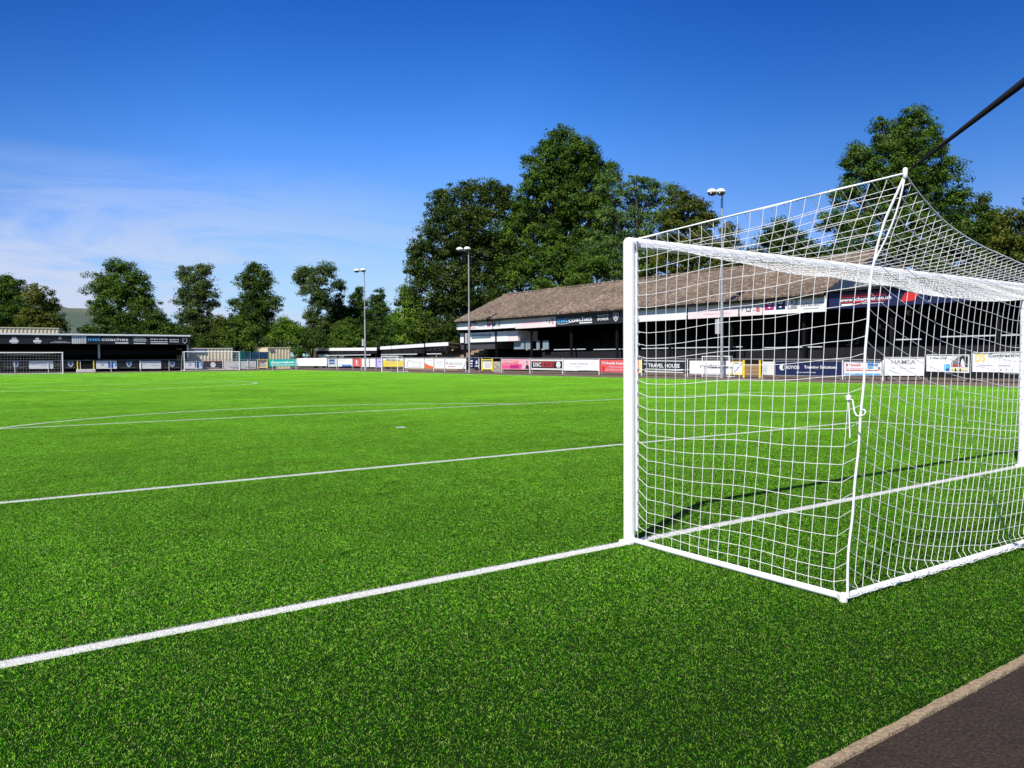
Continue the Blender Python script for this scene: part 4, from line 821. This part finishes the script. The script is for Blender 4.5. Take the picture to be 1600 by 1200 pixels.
# ------------------------------------------------------------------ trees
def leaves(blobs, mat_, parent, rg, leaf=.30, dens=1.0, sub=1.0, spread=.22, drop=0, shell=.55, ntop=.5):
    """blobs: centre, radius vector; small leaf-sized faces gathered in clumps over and through each blob"""
    PP, NN, TT = [], [], []
    for c, r in blobs:
        r = np.asarray(r, float); rm = r.mean()
        n = max(8, int(12.5*dens*(rm/sub)**2))
        d = rg.normal(size=(n, 3)); d /= np.linalg.norm(d, axis=1)[:, None]; d[:, 2] = np.where(d[:, 2] < -.55, -d[:, 2], d[:, 2])
        rad = rg.uniform(shell-.15, 1.02, n)+rg.normal(0, .08, n)
        cc = c+d*r*rad[:, None]; tint = np.clip(rg.normal(.5, .22, n), 0, 1)
        k = int(70*(sub/.9)**1.2*(.30/leaf)**1.4)
        for q in range(n):
            sr = sub*rg.uniform(.45, 1.15); m_ = int(k*rg.uniform(.6, 1.2))
            o = rg.normal(size=(m_, 3)); o /= np.linalg.norm(o, axis=1)[:, None]+1e-9; o *= (rg.random(m_)**.45)[:, None]*sr; o[:, 2] *= .62
            PP.append(cc[q]+o); out = o/sr*.9+d[q]*.6+np.array([0, 0, ntop]); out += rg.normal(0, .75, (m_, 3)); NN.append(out); TT.append(np.clip(tint[q]+rg.normal(0, .18, m_), 0, 1))
    P = np.concatenate(PP); Nn = np.concatenate(NN); T = np.concatenate(TT)
    if drop: keep = rg.random(len(P)) > drop; P, Nn, T = P[keep], Nn[keep], T[keep]
    Nn /= np.linalg.norm(Nn, axis=1)[:, None]+1e-9
    a = rg.normal(size=P.shape); A = np.cross(Nn, a); A /= np.linalg.norm(A, axis=1)[:, None]+1e-9; B = np.cross(Nn, A)
    s = leaf*rg.uniform(.55, 1.2, len(P))[:, None]
    V = np.stack([P-A*s*.5, P-B*s*.28+Nn*s*.06, P+A*s*.5, P+B*s*.28+Nn*s*.06], 1).reshape(-1, 3); V[:, 2] = np.maximum(V[:, 2], .05)
    F = np.arange(len(P)*4).reshape(-1, 4)
    return np_mesh('crown', V, F, mat_, parent, {'tint': np.repeat(T, 4)})
def tree(name, label, s, px, blobs, mat_, cat='tree', leaf=.30, dens=1., sub=1., drop=0, tr=.35, seed=1, group='trees round the ground', shell=.55, jit=.35, limbs=True, ntop=.5):
    rg = np.random.default_rng(seed); base = depth(px, 575, s); base[2] = 0; t_ = thing(name, label, cat, base, group)
    bl = []
    for i, b in enumerate(blobs):
        bx, by, br = b[:3]; ry = b[3] if len(b) > 3 else br
        dj = rg.uniform(-jit, jit)*br*s/FPX
        c = depth(bx, by, s+dj); k_ = s/FPX; bl.append((c, (br*k_, br*k_, ry*k_)))
    leaves(bl, mat_, t_, rg, leaf, dens, sub, drop=drop, shell=shell, ntop=ntop)
    m = MB(); ctr = np.mean([b[0] for b in bl], axis=0); ztop = max(b[0][2] for b in bl)
    top_ = np.array([ctr[0], ctr[1], ztop]); fork = np.array([base[0]*.7+ctr[0]*.3, base[1]*.7+ctr[1]*.3, max(1.5, min(b[0][2]-b[1][2]*.3 for b in bl)*.8)])
    path = [base, base*.5+fork*.5+[.1, .1, 0], fork, (fork+top_)/2+[.2, -.1, 0], top_]
    m.tube(path, [tr*1.25, tr, tr*.85, tr*.5, tr*.12], 8)
    if limbs:
        for c, r in bl:
            f0 = fork+(top_-fork)*max(0, min(.8, (c[2]-fork[2])/(ztop-fork[2]+.01)-.25)); e = c+np.array([0, 0, r[2]*.5])
            m.tube([f0, (f0+e)/2+rg.normal(0, .25, 3), e], [tr*.5, tr*.28, tr*.06], 6)
            for _ in range(3):
                d = rg.normal(size=3); d[2] = abs(d[2]); d /= np.linalg.norm(d); m.tube([(f0+c)/2, c*.6+(f0)*.4+rg.normal(0, .2, 3), c+d*np.array(r)*.85], [tr*.25, tr*.16, tr*.04], 5)
    m.build('trunk', bark, t_, smooth=True)
    return t_
T = tree
T('broadleaf_tree', 'dark bushy tree at the left edge of the photo above the cream container', 128, 20, [(-10, 470, 34, 40), (18, 452, 22), (30, 480, 26), (5, 505, 30), (-25, 450, 26)], FOL['mid'], seed=11)
T('broadleaf_tree', 'brownish green tree right of the one at the left edge', 126, 66, [(62, 468, 22), (74, 492, 22), (50, 500, 22), (90, 505, 12), (64, 515, 26)], FOL['olive'], seed=12)
T('broadleaf_tree', 'broad round tree above the middle of the far stand', 130, 190, [(188, 428, 26, 24), (160, 452, 26), (212, 448, 26), (186, 470, 34), (158, 482, 20), (222, 470, 18), (172, 500, 26, 22)], FOL['mid'], seed=13, dens=.9)
T('broadleaf_tree', 'low dark green tree tucked right of the broad round one', 127, 232, [(225, 488, 26, 22), (245, 505, 20), (205, 512, 26), (240, 525, 26, 18)], FOL['dark'], seed=14)
T('poplar_tree', 'tall loose grey green tree left of the spare goal', 128, 308, [(292, 430, 14, 18), (318, 428, 16, 16), (304, 450, 22), (325, 456, 16), (290, 468, 16), (310, 480, 26), (296, 500, 20), (318, 510, 22), (304, 530, 26, 20), (336, 478, 7)], FOL['poplar'], seed=15, dens=.95, drop=.05)
T('broadleaf_tree', 'tall dark tree with narrow top behind the cream container', 130, 402, [(398, 426, 16), (412, 436, 15), (384, 440, 14), (402, 458, 24), (392, 482, 30, 24), (416, 480, 20), (402, 508, 34, 26), (372, 508, 18), (366, 475, 8), (432, 470, 8)], FOL['dark'], seed=16, dens=.95)
T('broadleaf_tree', 'open crowned tree with pale trunk left of the conifers', 128, 492, [(480, 428, 18, 15), (510, 428, 18, 16), (466, 440, 11), (492, 450, 24), (528, 448, 12), (500, 478, 24), (484, 500, 16), (505, 520, 26)], FOL['poplar'], seed=17, dens=.95, drop=.05)
T('bush', 'small pointed bush right of the grey green tree', 124, 344, [(344, 508, 12, 14), (344, 528, 18)], FOL['olive'], cat='bush', seed=18, group='bushes behind the far end', limbs=False, tr=.12)
T('bush', 'yellow green bush in front of the tall dark narrow tree', 122, 376, [(372, 512, 20), (362, 532, 20), (390, 530, 22)], FOL['mid'], cat='bush', seed=19, group='bushes behind the far end', limbs=False, tr=.12)
T('bush', 'round yellow green bush left of the open crowned tree', 122, 445, [(448, 508, 14, 13), (436, 526, 20), (462, 526, 20)], FOL['bright'], cat='bush', seed=20, group='bushes behind the far end', limbs=False, tr=.12, dens=.8)
T('bush', 'low dark bush at the foot of the open crowned tree', 121, 490, [(480, 532, 18), (500, 535, 16), (420, 540, 18)], FOL['dark'], cat='bush', seed=21, group='bushes behind the far end', limbs=False, tr=.12)
T('bush', 'dark hedge clump behind the right end of the far stand', 123, 270, [(262, 520, 18), (282, 530, 18), (244, 535, 18), (320, 540, 18)], FOL['dark'], cat='bush', seed=22, group='bushes behind the far end', limbs=False, tr=.12)
def conif(label, s, px, top_, w_, seed, m_='conifer', bot=560):
    n_ = 9; bl = []; w_ = w_*1.25
    for i in range(n_):
        f = i/(n_-1); y = top_+6+(bot-18-top_)*f; r = w_*(.20+.8*f**.75); bl.append((px+(-1)**i*w_*.10*(1-f*.5), y, r, max(9, (bot-top_)/n_*.95)))
    return T('conifer_tree', label, s, px, bl, FOL[m_], seed=seed, leaf=.26, sub=.75, dens=1.0, group='conifers left of the main stand', shell=.7, jit=.1, limbs=False, tr=.25, ntop=.2)
conif('dark conifer left of the first floodlight pole, left one of the group', 132, 528, 462, 26, 31)
conif('dark conifer with flat top touching the first floodlight pole', 133, 558, 452, 26, 32)
conif('dark pointed conifer right of the first floodlight pole', 131, 590, 455, 26, 33)
conif('low spreading conifer below the three tall ones', 127, 542, 500, 34, 34, 'mid')
conif('small conifer at the right foot of the group beside the big trees', 127, 612, 490, 20, 35)
T('broadleaf_tree', 'light green shrubby tree below the left edge of the big dark trees', 112, 640, [(634, 458, 12), (642, 480, 20), (632, 500, 20), (655, 510, 26), (640, 525, 24)], FOL['bright'], seed=41, group='big trees behind the main stand', dens=.9)
T('beech_tree', 'huge dark tree with drooping foliage left of the tallest tree', 112, 725, [(735, 305, 32, 24), (700, 320, 30), (765, 330, 34), (690, 360, 38), (735, 365, 45), (668, 400, 36), (710, 410, 46), (760, 400, 44), (665, 440, 32), (700, 460, 44), (745, 455, 44), (690, 500, 44), (740, 500, 44), (665, 510, 30), (700, 535, 30), (770, 480, 34), (715, 535, 26), (650, 395, 16), (648, 420, 18), (790, 320, 24), (800, 360, 30), (795, 400, 34), (790, 440, 36), (790, 300, 12), (640, 470, 22), (770, 300, 18)], FOL['beech'], seed=42, leaf=.32, sub=1.15, tr=.7, group='big trees behind the main stand', dens=.85)
T('broadleaf_tree', 'tallest tree, rising in a dome above the middle of the stand roof', 110, 885, [(878, 222, 28, 24), (905, 240, 30), (850, 245, 26), (880, 262, 42), (925, 262, 28), (846, 285, 34), (900, 295, 46), (938, 292, 24), (860, 325, 44), (915, 335, 44), (830, 350, 36), (880, 370, 48), (845, 395, 44), (925, 385, 40), (800, 370, 30), (880, 425, 46), (825, 435, 42), (800, 420, 36), (945, 330, 28), (950, 370, 32), (925, 425, 38), (815, 330, 24), (828, 300, 20), (955, 270, 16), (820, 255, 12)], FOL['mid'], seed=43, leaf=.32, sub=1.1, tr=.8, group='big trees behind the main stand', dens=.85)
T('ash_tree', 'lighter feathery tree right of the tallest tree with thin branches showing', 104, 1005, [(995, 290, 22, 20), (1022, 300, 22, 20), (972, 310, 22), (1005, 325, 30), (1040, 325, 18), (975, 350, 28), (1025, 355, 28), (950, 340, 20), (1000, 385, 32), (960, 390, 30), (985, 425, 34), (1040, 400, 28), (940, 300, 14), (960, 280, 16), (1048, 300, 16), (935, 385, 26), (1045, 350, 22)], FOL['ash'], seed=44, dens=.62, drop=.25, tr=.4, group='big trees behind the main stand', leaf=.28, sub=.85)
T('broadleaf_tree', 'dark tree with a reddish tinge left of the nearest floodlight pole', 100, 1085, [(1065, 322, 22), (1088, 328, 20), (1104, 345, 18), (1055, 350, 24), (1085, 370, 32), (1050, 390, 30), (1100, 385, 22), (1070, 415, 34), (1112, 410, 18), (1020, 420, 26)], FOL['olive'], seed=45, tr=.35, group='big trees behind the main stand')
T('broadleaf_tree', 'leafy olive tree top filling in behind the goal post corner', 97, 935, [(935, 420, 34), (900, 440, 30), (970, 435, 28), (1000, 420, 24), (850, 460, 24)], FOL['mid'], seed=46, tr=.3, group='big trees behind the main stand', dens=.8)
T('broadleaf_tree', 'small reddish brown tree right of the nearest floodlight pole', 97, 1138, [(1138, 362, 14), (1128, 385, 18), (1146, 385, 14), (1135, 415, 24)], FOL['olive'], seed=47, tr=.2, group='big trees behind the main stand')
T('broadleaf_tree', 'rounded dark tree seen through the top net left of the tall right tree', 90, 1222, [(1222, 355, 16, 14), (1205, 375, 20), (1238, 375, 22), (1220, 400, 36), (1260, 400, 26), (1180, 412, 26)], FOL['dark'], seed=48, tr=.3, group='big trees behind the main stand')
T('broadleaf_tree', 'tall leafy tree behind the raised corner of the goal net', 76, 1410, [(1428, 190, 20, 24), (1408, 205, 22), (1372, 200, 12, 14), (1450, 205, 18), (1390, 235, 34), (1435, 240, 38), (1340, 245, 22), (1468, 235, 16), (1480, 275, 28), (1400, 280, 42), (1350, 275, 30), (1320, 262, 12), (1440, 300, 42), (1490, 315, 28), (1380, 325, 42), (1325, 310, 24), (1430, 350, 44), (1340, 360, 34), (1490, 350, 26), (1300, 350, 22)], FOL['mid'], seed=49, leaf=.24, sub=.75, dens=.95, drop=.05, tr=.55, group='big trees behind the main stand')
T('broadleaf_tree', 'dark lower tree filling in below the tall right tree', 70, 1400, [(1330, 400, 34), (1390, 395, 34), (1440, 400, 34), (1490, 395, 30), (1290, 415, 26), (1540, 410, 30), (1460, 430, 30), (1580, 430, 34), (1520, 440, 34), (1480, 380, 22), (1560, 400, 24), (1620, 430, 34)], FOL['dark'], seed=50, tr=.3, group='big trees behind the main stand', dens=1.2)
T('broadleaf_tree', 'dark green tree between the tall right tree and the brown bushes', 72, 1535, [(1528, 335, 20), (1550, 350, 24), (1515, 365, 26), (1545, 385, 30), (1537, 312, 6, 8)], FOL['dark'], seed=51, tr=.25, group='big trees behind the main stand', leaf=.24, sub=.7)
T('broadleaf_tree', 'brownish autumn bush at the right edge of the photo', 66, 1585, [(1572, 350, 22), (1600, 355, 24), (1565, 385, 26), (1595, 395, 32), (1625, 370, 30), (1580, 425, 34), (1640, 410, 40)], FOL['olive'], seed=52, tr=.25, group='big trees behind the main stand', leaf=.22, sub=.65, dens=.8, drop=.1)
conif_ = T('conifer_tree', 'dark pointed conifer tip at the right edge of the photo', 72, 1606, [(1606, 318, 4, 14), (1608, 340, 9, 16), (1610, 365, 13, 20), (1612, 400, 16, 24)], FOL['conifer'], seed=53, leaf=.22, sub=.45, shell=.4, limbs=False, tr=.2)

# far-off wood that closes the view between the nearer trees
wr = np.random.default_rng(99); wb = []
for x in np.arange(-120, 1750, 26):
    if 88 < x < 128: y_, h_ = 524, 8
    else: y_, h_ = 522+wr.uniform(-8, 8), 22
    s_ = 165+wr.uniform(-12, 12) if x < 640 else 120+wr.uniform(-6, 6)
    for yy in ((y_, y_+24) if h_ > 10 else (y_+14,)):
        wb.append((depth(x+wr.uniform(-6, 6), yy, s_), np.array([1., 1., 1.])*h_*s_/FPX))
wo_ = leaves(wb, FOL['dark'], None, wr, .6, .7, 1.6); wo_.name = 'distant_wood'; prop(wo_, 'dark mass of distant woodland behind the ground', 'wood', None, 'stuff')
